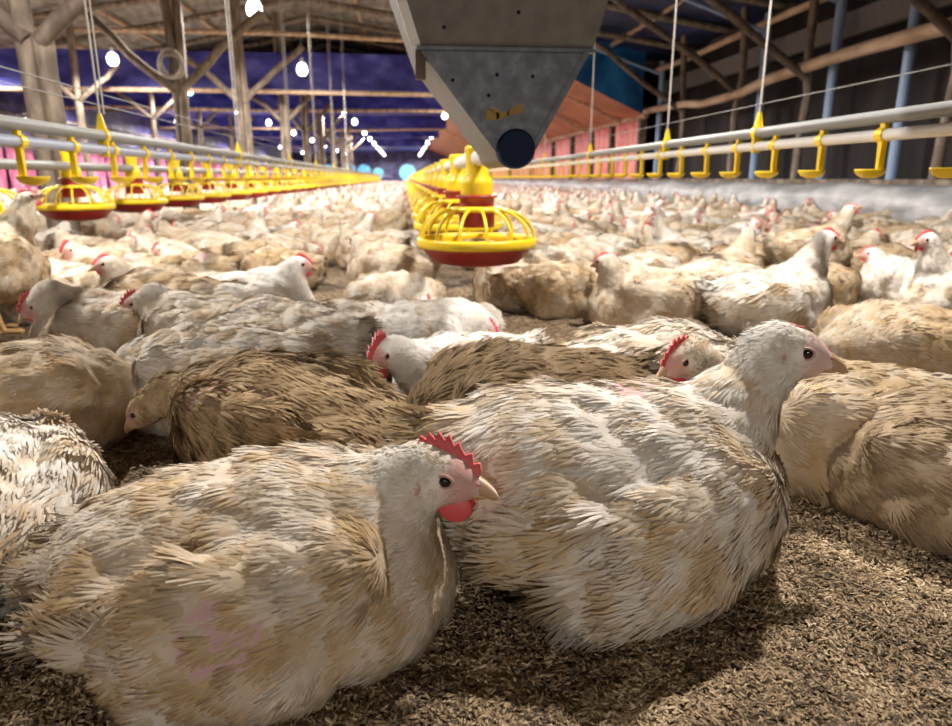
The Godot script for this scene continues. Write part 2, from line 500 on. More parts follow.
func build_roof() -> void:
	var z0 := Z_BACK + 0.2
	var z1 := Z_END - 0.2
	var roof := thing("roof", "grey corrugated roof sheets on timber rafters above the shed", "roof")
	roof.set_meta("kind", "structure")
	roof.remove_meta("category")
	# corrugated sheets, each its own
	for side in 2:
		var z := z0
		while z > z1:
			var ln := 2.0 if z > -18.0 else 12.0
			var zz := maxf(z - ln - 0.08, z1)
			var mb := MB.new()
			var xa := RIDGE_X
			var xb := WALL_R + 0.6 if side == 0 else WALL_L - 0.4
			var nseg := int((z - zz) / (0.05 if z > -18.0 else 0.5))
			var ya := roof_y(xa); var yb := roof_y(xb)
			var slope := Vector3(xb - xa, yb - ya, 0).normalized()
			var up := Vector3(-slope.y, slope.x, 0) if slope.x > 0 else Vector3(slope.y, -slope.x, 0)
			var base := mb.v.size()
			for i in nseg + 1:
				var w := lerpf(z, zz, float(i) / nseg)
				var dy := 0.012 * sin(w * TAU / 0.2) if z > -18.0 else 0.0
				var nn := (-up + Vector3(0, 0, 0.35 * cos(w * TAU / 0.2) if z > -18.0 else 0.0)).normalized()
				mb.vert(Vector3(xa, ya + dy, w), nn); mb.vert(Vector3(xb, yb + dy, w), nn)
			for i in nseg:
				mb.tri(base + i * 2, base + i * 2 + 1, base + i * 2 + 2); mb.tri(base + i * 2 + 1, base + i * 2 + 3, base + i * 2 + 2)
			var t := Vector3(0, 0.045, 0)
			mb.hexa([Vector3(xa, ya, z) + t * 0.6, Vector3(xb, yb, z) + t * 0.6, Vector3(xb, yb, zz) + t * 0.6, Vector3(xa, ya, zz) + t * 0.6, Vector3(xa, ya, z) + t, Vector3(xb, yb, z) + t, Vector3(xb, yb, zz) + t, Vector3(xa, ya, zz) + t])
			put("roof_panel", mb.mesh(), mats["roof_sheet"], roof)
			z -= ln
	# rafters across, purlins along
	var k := 0
	var zr := -1.2
	while zr > -20.0:
		for xb: float in [WALL_R + 0.3, WALL_L - 0.1]:
			var mb := MB.new()
			crooked(mb, Vector3(RIDGE_X, roof_y(RIDGE_X) - 0.13, zr), Vector3(xb, roof_y(xb) - 0.10, zr), 0.045, 0.08, 100 + k)
			put("rafter", mb.mesh(), mats["wood"], roof)
			k += 1
		zr -= 1.35
	for x: float in [-6.2, -5.2, -4.2, -3.2, -2.3, -0.7, 0.3, 1.3, 2.3, 3.3]:
		var mb := MB.new()
		mb.beam(Vector3(x, roof_y(x) - 0.045, z0), Vector3(x, roof_y(x) - 0.045, -20.0), 0.05, 0.05)
		put("purlin", mb.mesh(), mats["bamboo"], roof)
	# navy lining under the right-hand slope
	put("roof_lining", wavy_sheet(Vector3(0.9, roof_y(0.9) - 0.03, -3.0), Vector3(0, 0, -9.0), Vector3(WALL_R - 0.5, roof_y(WALL_R + 0.4) - roof_y(0.9), 0), 30, 16, Vector3(0.2, -1, 0), 0.06, 5.0, 3.0, 0.01), mats["navy_tarp"], roof)
	# ---- tarpaulins
	var o := struct("ceiling", wavy_sheet(Vector3(WALL_L, 2.12, -14.0), Vector3(0, 0, Z_END + 14.0), Vector3(1.35 - WALL_L, 0.22, 0), 110, 24, Vector3(0, -1, 0), 0.16, 4.0, 1.0, 0.01), mats["blue_tarp"])
	o = put("baffle_curtain", wavy_sheet(Vector3(WALL_L, 1.70, -11.6), Vector3(1.35 - WALL_L, 0.0, 0), Vector3(0, 0.58, -0.1), 60, 12, Vector3(0, 0, 1), 0.12, 8.0, 8.0, 0.01), mats["blue_tarp"])
	tag(o, "blue tarpaulin baffle hanging across the shed above its pale pole", "tarpaulin")
	for q: Array in [[-15.5, 1.78, "second blue tarpaulin baffle, behind the one with the longest pale pole"], [-22.3, 1.86, "third blue tarpaulin baffle hanging behind the second one"], [-27.0, 1.88, "fourth blue tarpaulin baffle hanging behind the third one"], [-35.2, 1.90, "fifth blue tarpaulin baffle, the one nearest the far end wall"]]:
		o = put("baffle_curtain", wavy_sheet(Vector3(WALL_L, q[1], q[0]), Vector3(1.3 - WALL_L, 0.0, 0), Vector3(0, 0.40, -0.1), 60, 8, Vector3(0, 0, 1), 0.16, 7.0, 7.0, 0.01), mats["blue_tarp"])
		tag(o, q[2], "tarpaulin")
	o = put("gable_tarpaulin", tarp_panel(PackedVector2Array([Vector2(3.86, 1.42), Vector2(1.2, 2.62), Vector2(1.2, 2.78), Vector2(3.86, 2.38)]), -11.55), mats["daylight_tint_tarp"])
	tag(o, "blue tarpaulin panel coloured as if daylit from behind, with slanting lower edge beside the dark wall", "tarpaulin")
	var oc := struct("ceiling", wavy_sheet(Vector3(3.98, 1.42, -11.6), Vector3(0, 0, Z_END + 11.6), Vector3(-2.7, 1.23, 0), 80, 16, Vector3(-0.4, -0.9, 0), 0.10, 6.0, 2.0, 0.01), mats["orange_tarp"])
	oc.set_meta("label", "orange tarpaulin ceiling sloping up from the red wall sheets")
	var spots := [[-7.1, 1.69, -11.44, 1.34, 1.66, "pale bamboo pole along the lower edge of the blue baffle", "bamboo"], [-7.1, 2.50, -11.2, 1.3, 2.36, "thin pale pole spanning the shed just above the blue baffle", "bamboo"], [-7.1, 1.77, -15.3, 1.3, 1.77, "pale pole at the lower edge of the second blue baffle", "bamboo"], [-7.1, 1.85, -22.1, 1.3, 1.85, "pale pole at the lower edge of the third blue baffle", "bamboo"]]
	for s: Array in spots:
		var mb := MB.new()
		crooked(mb, Vector3(s[0], s[1], s[2]), Vector3(s[3], s[4], s[2]), 0.035, 0.10, k)
		o = put("cross_pole", mb.mesh(), mats[s[6]])
		tag(o, s[5], "pole")
		k += 1
	# orange ceiling battens
	for z: float in [-13.0, -15.5, -19.0, -24.0, -31.0]:
		var mb := MB.new()
		mb.beam(Vector3(3.95, 1.40, z), Vector3(1.5, 2.50, z), 0.06, 0.05)
		put("batten", mb.mesh(), mats["bamboo"], oc)

func tarp_panel(poly: PackedVector2Array, z: float) -> ArrayMesh:
	var mb := MB.new()
	for side in 2:
		var nn := Vector3(0, 0, 1.0 if side == 0 else -1.0)
		var base := mb.v.size()
		var n := 14
		for j in n + 1:
			for i in n + 1:
				var u := float(i) / n; var w := float(j) / n
				var p := poly[0].lerp(poly[1], u).lerp(poly[3].lerp(poly[2], u), w)
				var bump := 0.05 * noise.get_noise_2d(p.x * 14.0, p.y * 14.0)
				var gx := noise.get_noise_2d(p.x * 14.0 + 0.7, p.y * 14.0) - noise.get_noise_2d(p.x * 14.0 - 0.7, p.y * 14.0)
				mb.vert(Vector3(p.x, p.y, z + bump + nn.z * 0.004), (nn + Vector3(-gx * 0.5 * nn.z, 0, 0)).normalized())
		for j in n:
			for i in n:
				var q := base + j * (n + 1) + i
				mb.tri(q, q + 1, q + n + 1); mb.tri(q + 1, q + n + 2, q + n + 1)
	return mb.mesh()

func build_posts() -> void:
	var zs := [-4.2, -6.55, -9.0, -11.95, -14.5, -17.2, -20.0, -23.0, -26.0]
	for i in zs.size():
		var z: float = zs[i]
		var x := -1.93 if i == 0 else -1.91
		var label := "weathered timber post with forked braces further down the inner row"
		if i == 0:
			label = "thick weathered timber post of two split logs beside the near feeder pans"
		elif i == 1:
			label = "timber post with a pale rope coil hanging from it"
		var p := thing("timber_post", label, "post", Vector3(x, 0, z), 0.0, "timber posts of the inner row" if i > 1 else "")
		var top := 2.9 if z > -13.0 else 2.08
		var mb := MB.new()
		crooked(mb, Vector3(-0.040, 0, 0), Vector3(-0.045, top, 0.0), 0.050 if i == 0 else 0.036, 0.04, 200 + i)
		put("log", mb.mesh(), mats["wood"], p)
		mb = MB.new()
		crooked(mb, Vector3(0.040, 0, 0.005), Vector3(0.030, top if i > 0 else 1.15, 0.0), 0.055 if i == 0 else 0.040, 0.04, 230 + i)
		put("log", mb.mesh(), mats["wood"], p)
		for s: float in [-1.0, 1.0]:
			mb = MB.new()
			var y0 := 1.12 if i == 0 else (1.15 if i == 1 else 1.30)
			crooked(mb, Vector3(s * 0.03, y0, 0.03), Vector3(s * (0.75 if z > -13.0 else 0.5), y0 + (0.62 if z > -13.0 else 0.5), 0.03), 0.045 if i == 0 else 0.036, 0.06, 260 + i * 2 + int(s))
			put("brace", mb.mesh(), mats["dark_wood"] if i == 0 else mats["wood"], p)
	# a second, outer row
	for i in 5:
		var z: float = [-8.0, -11.0, -14.0, -17.0, -20.0][i]
		var p := thing("timber_post", "slim timber post of the outer row near the pink wall sheets", "post", Vector3(-4.6, 0, z), 0.0, "timber posts of the outer row")
		var mb := MB.new()
		crooked(mb, Vector3.ZERO, Vector3(0, 2.5 if z > -13.0 else 2.05, 0), 0.05, 0.05, 300 + i)
		put("log", mb.mesh(), mats["wood"], p)
		for s: float in [-1.0, 1.0]:
			mb = MB.new()
			crooked(mb, Vector3(s * 0.03, 1.5, 0.03), Vector3(s * 0.6, 1.98, 0.03), 0.035, 0.06, 320 + i * 2 + int(s))
			put("brace", mb.mesh(), mats["wood"], p)
	# rope coil on the second post
	var mb2 := MB.new()
	for loop in 4:
		var pts := PackedVector3Array()
		var rad := PackedFloat32Array()
		for i in 29:
			var a := TAU * i / 28.0
			var r := 0.070 + 0.011 * loop + 0.006 * sin(a * 3.0 + loop)
			pts.append(Vector3(cos(a) * r, sin(a) * r * 1.12, 0.0 + 0.012 * sin(loop * 2.0 + a)))
			rad.append(0.009)
		mb2.tube(pts, rad, 6, false)
	var c := put("rope_coil", mb2.mesh(), mats["cord"])
	c.position = Vector3(-1.93, 1.34, -6.46)
	tag(c, "coil of pale rope hanging on the second timber post", "rope")

# ------------------------------------------------------------------ lamps
func build_lamps() -> void:
	var rows := [
		["row beside the timber posts", -1.37, [5.0, -2.3, -7.3, -10.4, -17.2, -20.8, -25.7, -29.5, -33.5, -37.5, -41.5, -45.5, -49.5]],  # first bulb: unseen fill added behind the camera
		["row above the white drinker pipe", 1.05, [5.5, -1.55, -5.7, -9.9, -14.2, -18.6, -22.9, -27.9, -32.5, -37.0, -41.5, -46.0, -50.0]],  # first bulb is likewise an added fill light, out of view
		["row between the two lines of posts", -3.85, [-6.6, -10.4, -13.8, -17.6, -21.4, -26.0, -31.0, -36.0, -42.0, -48.0]],
		["row along the pink wall sheets", -6.35, [-6.0, -11.0, -16.1, -21.3, -23.3, -30.0, -38.0, -46.0]],
	]
	for row: Array in rows:
		for z: float in row[2]:
			var cyan: bool = row[0] == "row between the two lines of posts" and z == -13.8
			var x: float = row[1]
			var label: String = "lit white bulb hanging in the %s of lamps" % row[0]
			if cyan:
				label = "lit bulb with a cyan tint beside the rope coil post"
			var hang := 1.95 if z != -10.4 or x < -2.0 else 1.86
			var t := thing("hanging_bulb", label, "lamp", Vector3(x, hang, z), 0.0, "" if cyan else "bulbs of the " + String(row[0]))
			var mb := MB.new()
			mb.lathe(PackedVector2Array([Vector2(0.0, -0.075), Vector2(0.04, -0.070), Vector2(0.066, -0.036), Vector2(0.072, 0.0), Vector2(0.066, 0.04), Vector2(0.042, 0.078), Vector2(0.0, 0.084)]), 14)
			put("bulb", mb.mesh(), mats["bulb_glow_cyan" if cyan else "bulb_glow"], t)
			mb = MB.new()
			mb.rod(Vector3(0, 0.085, 0), Vector3(0, 0.15, 0), 0.024, 0.018, 10)
			put("socket", mb.mesh(), mats["dark_socket"], t)
			mb = MB.new()
			var top := roof_y(x) - 0.03 if z > -14.0 else 2.24 + 0.0257 * (x - WALL_L)
			mb.rod(Vector3(0, 0.15, 0), Vector3(0, top - hang, 0), 0.005, -1.0, 5)
			put("cable", mb.mesh(), mats["wire"], t)
			var l := SpotLight3D.new()     # the opaque base of the bulb lets light out downwards and sideways
			l.name = "bulb_light"
			l.light_energy = LAMP_ENERGY
			l.light_color = LAMP_COLOR
			l.light_size = 0.05
			l.spot_range = 40.0
			l.spot_attenuation = 2.0
			l.spot_angle = 86.0
			l.spot_angle_attenuation = 0.35
			l.rotation.x = -PI / 2.0
			l.shadow_enabled = true
			t.add_child(l)

# ------------------------------------------------------------------ drinker lines
func build_drinkers() -> void:
	for side in 2:
		var right := side == 0
		var x := 1.1 if right else -0.87
		var yu := 0.556 if right else 0.538
		var yl := 0.516 if right else 0.500
		var t := thing("drinker_line", "white water pipe with yellow drinker cups %s" % ("before the dark netting wall" if right else "beside the thick split-log post"), "drinker line", Vector3(x, 0, 0))
		var mb := MB.new()
		mb.rod(Vector3(0, yu, 0.5), Vector3(0, yu, -48), 0.0155, -1.0, 12)
		put("support_pipe", mb.mesh(), mats["grey_pipe"], t).set_meta("label", "grey support pipe")
		mb = MB.new()
		mb.rod(Vector3(0, yl, 0.5), Vector3(0, yl, -48), 0.0135, -1.0, 12)
		put("water_pipe", mb.mesh(), mats["white_pipe"] if right else mats["blue_grey_pipe"], t)
		mb = MB.new()
		mb.rod(Vector3(0.0, yu + 0.085, 0.5), Vector3(0.0, yu + 0.085, -48), 0.0016, -1.0, 5)
		put("anti_roost_wire", mb.mesh(), mats["wire"], t)
		if not right:
			mb = MB.new()
			mb.rod(Vector3(-0.05, yu + 0.13, 0.5), Vector3(-0.05, yu + 0.13, -48), 0.0016, -1.0, 5)
			put("anti_roost_wire", mb.mesh(), mats["wire"], t)
		# drinkers: clip on the pipe, stem, cup towards the aisle
		var inward := -1.0 if right else 1.0
		var clip := MB.new()
		clip.tube(PackedVector3Array([Vector3(0, yl, -0.012), Vector3(0, yl, 0.012)]), PackedFloat32Array([0.0175, 0.0175]), 10)
		clip.box(Vector3(-0.006, yl + 0.014, -0.008), Vector3(0.006, yl + 0.026, 0.008))
		clip.rod(Vector3(0, yl - 0.012, 0), Vector3(0, yl - 0.026, 0), 0.007, -1.0, 8)
		var stem := MB.new()
		stem.hexa([Vector3(-0.008 - inward * 0.002, yl - 0.085, -0.004), Vector3(0.008 - inward * 0.002, yl - 0.085, -0.004), Vector3(0.008 - inward * 0.002, yl - 0.085, 0.004), Vector3(-0.008 - inward * 0.002, yl - 0.085, 0.004), Vector3(-0.006, yl - 0.012, -0.008), Vector3(0.006, yl - 0.012, -0.008), Vector3(0.006, yl - 0.012, 0.008), Vector3(-0.006, yl - 0.012, 0.008)])
		var cup := MB.new()
		cup.lathe(PackedVector2Array([Vector2(0.0, -0.014), Vector2(0.014, -0.013), Vector2(0.026, -0.007), Vector2(0.032, 0.002), Vector2(0.033, 0.007), Vector2(0.030, 0.006), Vector2(0.022, -0.002), Vector2(0.0, -0.007)]), 16)
		for q in cup.v.size():
			cup.v[q] = Vector3(cup.v[q].x * 1.12 + inward * 0.020, cup.v[q].y + yl - 0.083, cup.v[q].z * 0.8)
		var clip_m := clip.mesh(); var stem_m := stem.mesh(); var cup_m := cup.mesh()
		var z0 := -1.09 if right else -1.21
		var dz := 0.2405 if right else 0.262
		for i in 90:
			var z := z0 - i * dz
			var d := put("drinker", clip_m, mats["yellow_plastic"], t)
			d.position = Vector3(0, 0, z)
			if i < 50:
				put("stem", stem_m, mats["yellow_plastic"], d)
				put("cup", cup_m, mats["yellow_plastic"], d)
			else:
				put("cup", cup_m, mats["yellow_plastic"], d)
		# hangers and cords
		var hz := [-0.9, -2.17, -2.95, -4.2, -5.6, -7.2, -9.0, -11.0] if right else [-0.9, -2.20, -3.9, -5.6, -7.2, -9.0, -11.0]
		for z: float in hz:
			mb = MB.new()
			mb.hexa([Vector3(-0.012, yl - 0.02, z - 0.006), Vector3(0.012, yl - 0.02, z - 0.006), Vector3(0.012, yl - 0.02, z + 0.006), Vector3(-0.012, yl - 0.02, z + 0.006), Vector3(-0.016, yu + 0.018, z - 0.008), Vector3(0.016, yu + 0.018, z - 0.008), Vector3(0.016, yu + 0.018, z + 0.008), Vector3(-0.016, yu + 0.018, z + 0.008)])
			mb.hexa([Vector3(-0.013, yu + 0.018, z - 0.006), Vector3(0.013, yu + 0.018, z - 0.006), Vector3(0.013, yu + 0.018, z + 0.006), Vector3(-0.013, yu + 0.018, z + 0.006), Vector3(-0.004, yu + 0.062, z - 0.004), Vector3(0.004, yu + 0.062, z - 0.004), Vector3(0.004, yu + 0.062, z + 0.004), Vector3(-0.004, yu + 0.062, z + 0.004)])
			mb.tube(PackedVector3Array([Vector3(0, yu, z - 0.009), Vector3(0, yu, z + 0.009)]), PackedFloat32Array([0.021, 0.021]), 10)
			var hg := put("hanger", mb.mesh(), mats["yellow_plastic"], t)
			mb = MB.new()
			mb.rod(Vector3(0, yu + 0.06, z), Vector3(0.0, roof_y(x) - 0.1, z), 0.0032, -1.0, 5)
			if not right:
				mb.rod(Vector3(0.012, yu + 0.06, z), Vector3(0.02, roof_y(x) - 0.1, z), 0.0026, -1.0, 5)
			put("cord", mb.mesh(), mats["cord"], hg)

# ------------------------------------------------------------------ feed pans and hopper
func make_pan(called: String, label: String, group: String, ribs_apart: bool) -> Node3D:
	# origin at the centre of the dish rim
	var t := thing(called, label, "feed pan", Vector3.ZERO, 0.0, group)
	t.set_meta("base_name", called)
	var mb := MB.new()
	mb.lathe(PackedVector2Array([Vector2(0.0, -0.062), Vector2(0.09, -0.062), Vector2(0.125, -0.055), Vector2(0.158, -0.020), Vector2(0.164, -0.008), Vector2(0.150, -0.012), Vector2(0.10, -0.045), Vector2(0.0, -0.030)]), 36)
	put("dish", mb.mesh(), mats["red_plastic"], t)
	mb = MB.new()
	mb.lathe(PackedVector2Array([Vector2(0.158, -0.012), Vector2(0.172, -0.012), Vector2(0.176, -0.004), Vector2(0.176, 0.010), Vector2(0.170, 0.016), Vector2(0.158, 0.014), Vector2(0.156, 0.002), Vector2(0.158, -0.012)]), 40)
	put("rim", mb.mesh(), mats["yellow_plastic"], t)
	var all := MB.new()
	for i in 14:
		var a := TAU * (i + 0.35) / 14.0
		var pts := PackedVector3Array()
		var rad := PackedFloat32Array()
		for k in 7:
			var s := k / 6.0
			var r := 0.062 + 0.105 * sin(s * PI * 0.5)
			var y := 0.012 + 0.083 * cos(s * PI * 0.5)
			pts.append(Vector3(cos(a) * r, y, sin(a) * r)); rad.append(0.0048)
		if ribs_apart:
			var one := MB.new()
			one.tube(pts, rad, 7)
			put("grill_rib", one.mesh(), mats["yellow_plastic"], t)
		else:
			all.tube(pts, rad, 5, false)
	if not ribs_apart:
		put("grill", all.mesh(), mats["yellow_plastic"], t)
	mb = MB.new()
	mb.lathe(PackedVector2Array([Vector2(0.050, 0.088), Vector2(0.074, 0.088), Vector2(0.078, 0.094), Vector2(0.074, 0.102), Vector2(0.050, 0.104), Vector2(0.050, 0.088)]), 28)
	put("grill_ring", mb.mesh(), mats["yellow_plastic"], t)
	mb = MB.new()
	mb.lathe(PackedVector2Array([Vector2(0.046, 0.045), Vector2(0.052, 0.045), Vector2(0.052, 0.086), Vector2(0.049, 0.108), Vector2(0.0505, 0.112), Vector2(0.0505, 0.126), Vector2(0.060, 0.128), Vector2(0.060, 0.134), Vector2(0.046, 0.136)]), 28)
	put("feed_collar", mb.mesh(), mats["red_plastic"], t)
	mb = MB.new()
	mb.lathe(PackedVector2Array([Vector2(0.046, 0.134), Vector2(0.047, 0.165), Vector2(0.045, 0.176), Vector2(0.034, 0.192), Vector2(0.030, 0.222), Vector2(0.036, 0.262), Vector2(0.030, 0.270), Vector2(0.0, 0.272)]), 28)
	put("drop_cone", mb.mesh(), mats["yellow_plastic"], t)
	mb = MB.new()
	mb.lathe(PackedVector2Array([Vector2(0.0, 0.012), Vector2(0.05, 0.004), Vector2(0.10, -0.022), Vector2(0.145, -0.016)]), 24)
	put("feed", mb.mesh(), mats["feed_grain"], t)
	return t

func build_feeders() -> void:
	textured(mat("feed_grain", Color.WHITE, 0.9), noise_tex(128, 0.2, [[0.2, lin(0.30, 0.20, 0.09)], [0.6, lin(0.58, 0.43, 0.22)]], 61, 3), Vector3(8, 8, 8), false)
	# centre line
	var px := 0.205
	var near := make_pan("feed_pan", "yellow and red feed pan under the grey hopper", "", true)
	near.position = Vector3(px, 0.238, -2.04)
	var proto := make_pan("feed_pan", "yellow and red feed pan in the row behind the hopper", "feed pans of the middle line", false)
	proto.position = Vector3(px, 0.238, -2.76)
	for i in 52:
		copy_of(proto, Vector3(px, 0.238, -3.48 - i * 0.72), 0.3 * i, 1.0, "yellow and red feed pan in the row behind the hopper", "feed pans of the middle line")
	for i in 52:
		copy_of(proto, Vector3(-1.6, 0.285, -2.83 - i * 0.79), 0.3 * i, 1.0, "yellow and red feed pan in the row behind the split-log post", "feed pans of the left line")
	for s: Array in [[px, 0.474, -1.64, "pale auger pipe joining the feed pans behind the hopper"], [-1.6, 0.475, 0.5, "grey auger pipe joining the feed pans behind the split-log post"]]:
		var mb := MB.new()
		mb.rod(Vector3(0, 0, s[2]), Vector3(0, 0, -44.2), 0.021, -1.0, 12)
		var p := put("auger_pipe", mb.mesh(), mats["white_pipe"] if s[0] > 0.0 else mats["grey_pipe"])
		p.position = Vector3(s[0], s[1], 0)
		tag(p, s[3], "pipe")
	# pans hang from short cords to a cable: drawn with the pipe's hangers
	# ---- hopper
	var zf := -1.33; var zb := -1.63
	var t := thing("feed_hopper", "grey sheet-metal feed hopper with a blue end cap hanging over the litter", "hopper", Vector3(0, 0, 0))
	var yc := 0.645
	var xl := 0.030; var xr := 0.341
	var mb := MB.new()
	# upper bin, flaring upwards: four thick plates
	var fl := 0.12; var yt := 1.0
	var lo := [Vector3(xl, yc, zf), Vector3(xr, yc, zf), Vector3(xr, yc, zb), Vector3(xl, yc, zb)]
	var hi := [Vector3(xl - fl, yt, zf + 0.1), Vector3(xr + fl * 0.75, yt, zf + 0.1), Vector3(xr + fl * 0.75, yt, zb - 0.1), Vector3(xl - fl, yt, zb - 0.1)]
	plate_ring(mb, lo, hi, 0.004)
	put("bin", mb.mesh(), mats["galvanised_dull"], t)
	# lower V trough
	mb = MB.new()
	var bx0 := 0.178; var bx1 := 0.232; var yb := 0.462
	var tl := [Vector3(bx0, yb, zf), Vector3(bx1, yb, zf), Vector3(bx1, yb, zb), Vector3(bx0, yb, zb)]
	var th := [Vector3(xl + 0.008, yc - 0.006, zf), Vector3(xr - 0.008, yc - 0.006, zf), Vector3(xr - 0.008, yc - 0.006, zb), Vector3(xl + 0.008, yc - 0.006, zb)]
	plate_ring(mb, tl, th, 0.004)
	put("trough", mb.mesh(), mats["galvanised"], t)
	# seam lip and folded flanges
	mb = MB.new()
	mb.box(Vector3(xl - 0.004, yc - 0.006, zf - 0.006), Vector3(xr + 0.006, yc, zf + 0.010))
	mb.box(Vector3(xl - 0.004, yc - 0.006, zb), Vector3(xl + 0.008, yc, zf))
	put("seam_lip", mb.mesh(), mats["galvanised"], t)
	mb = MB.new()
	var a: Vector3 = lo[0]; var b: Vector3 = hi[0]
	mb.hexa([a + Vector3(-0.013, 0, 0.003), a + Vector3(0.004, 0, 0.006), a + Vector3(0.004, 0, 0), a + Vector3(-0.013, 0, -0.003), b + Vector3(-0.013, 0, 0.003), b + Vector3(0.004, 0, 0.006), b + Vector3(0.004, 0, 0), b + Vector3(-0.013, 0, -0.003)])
	put("corner_flange", mb.mesh(), mats["daylight_tint_flange"], t)
	mb = MB.new()
	for s: Array in [[tl[0], th[0], -1.0], [tl[1], th[1], 1.0]]:
		mb.beam(s[0] + Vector3(0, 0, 0.004), s[1] + Vector3(0, 0, 0.004), 0.010, 0.006, Vector3(0, 0, 1))
	put("trough_flange", mb.mesh(), mats["galvanised"], t)
	mb = MB.new()
	mb.box(Vector3(xl - 0.006, yc - 0.052, zf - 0.03), Vector3(xl + 0.012, yc - 0.004, zf - 0.004))
	put("bracket", mb.mesh(), mats["dark_wood"], t)
	# boot and cap
	mb = MB.new()
	mb.rod(Vector3(0.205, 0.472, zf - 0.01), Vector3(0.205, 0.472, -1.70), 0.030, -1.0, 20)
	put("outlet_tube", mb.mesh(), mats["galvanised"], t)
	mb = MB.new()
	mb.tube(PackedVector3Array([Vector3(0.205, 0.472, zf - 0.012), Vector3(0.205, 0.472, zf + 0.016), Vector3(0.205, 0.472, zf + 0.020)]), PackedFloat32Array([0.0355, 0.0355, 0.032]), 28)
	put("end_cap", mb.mesh(), mats["navy_plastic"], t)
	# screws
	for s: Vector2 in [Vector2(0.09, 0.59), Vector2(0.17, 0.60), Vector2(0.155, 0.565), Vector2(0.235, 0.598), Vector2(0.205, 0.70), Vector2(0.075, 0.675)]:
		mb = MB.new()
		mb.ball(Vector3(s.x, s.y, zf + 0.0045 + maxf(0.0, (s.y - yc)) * 0.285), Vector3(0.0035, 0.0035, 0.003), 8, 5)
		put("rivet", mb.mesh(), mats["navy_plastic"], t)
	# small maker's plate with a worn yellow print
	mb = MB.new()
	var c := Vector3(0.185, 0.532, zf + 0.0045)
	mb.hexa([c + Vector3(-0.045, -0.016, 0), c + Vector3(0.048, -0.006, 0), c + Vector3(0.048, -0.006, 0.002), c + Vector3(-0.045, -0.016, 0.002), c + Vector3(-0.045, 0.004, 0), c + Vector3(0.046, 0.030, 0), c + Vector3(0.046, 0.030, 0.002), c + Vector3(-0.045, 0.004, 0.002)])
	var plate := put("maker_plate", mb.mesh(), mats["galvanised"], t)
	mb = MB.new()
	for q: Array in [[-0.036, -0.010, -0.034, 0.010, -0.010, 0.002, -0.012, -0.009], [-0.016, -0.008, -0.016, 0.004, 0.008, 0.006, 0.006, -0.004], [0.004, -0.002, 0.004, 0.007, 0.030, 0.022, 0.034, 0.004], [-0.028, 0.006, -0.026, 0.011, -0.014, 0.010, -0.012, 0.004]]:
		mb.hexa([c + Vector3(q[0], q[1], 0.0018), c + Vector3(q[6], q[7], 0.0018), c + Vector3(q[6], q[7], 0.0026), c + Vector3(q[0], q[1], 0.0026), c + Vector3(q[2], q[3], 0.0018), c + Vector3(q[4], q[5], 0.0018), c + Vector3(q[4], q[5], 0.0026), c + Vector3(q[2], q[3], 0.0026)])
	put("worn_print", mb.mesh(), mat("worn_yellow", lin(0.30, 0.20, 0.05), 0.7), plate)

func plate_ring(mb: MB, lo: Array, hi: Array, th: float) -> void:
	for i in 4:
		var j := (i + 1) % 4
		var a: Vector3 = lo[i]; var b: Vector3 = lo[j]; var c: Vector3 = hi[j]; var d: Vector3 = hi[i]
		var nn := (b - a).cross(d - a).normalized() * th
		mb.hexa([a, b, b + nn, a + nn, d, c, c + nn, d + nn])

func build_roll() -> void:
	# rolled silver tarpaulin along the foot of the right wall
	var mb := MB.new()
	var seg := 18
	var n := 320
	for i in n + 1:
		var z := lerpf(-2.5, -51.0, pow(float(i) / n, 1.5))
		var sag := 0.02 * noise.get_noise_1d(z * 7.0)
		for j in seg + 1:
			var a := TAU * j / seg
			var r := 0.185 + 0.030 * noise.get_noise_3d(cos(a) * 5.0, sin(a) * 5.0, z * 5.0) + 0.008 * noise.get_noise_3d(cos(a) * 14.0, sin(a) * 14.0, z * 15.0)
			mb.vert(Vector3(WALL_R - 0.21 + cos(a) * r * 0.85, 0.185 + sag + sin(a) * r, z), Vector3(cos(a), sin(a), 0))
	for i in n:
		for j in seg:
			var q := i * (seg + 1) + j
			mb.tri(q, q + 1, q + seg + 1); mb.tri(q + 1, q + seg + 2, q + seg + 1)
	# normals from the faces
	var acc := PackedVector3Array()
	acc.resize(mb.v.size())
	var k := 0
	while k < mb.idx.size():
		var a := mb.idx[k]; var b := mb.idx[k + 1]; var c := mb.idx[k + 2]
		var g := (mb.v[c] - mb.v[a]).cross(mb.v[b] - mb.v[a])
		acc[a] += g; acc[b] += g; acc[c] += g
		k += 3
	for q in acc.size():
		mb.n[q] = acc[q].normalized()
	var o := put("tarpaulin_roll", mb.mesh(), mats["silver_tarp"])
	tag(o, "long silver-white tarpaulin roll lying along the foot of the dark wall", "tarpaulin")

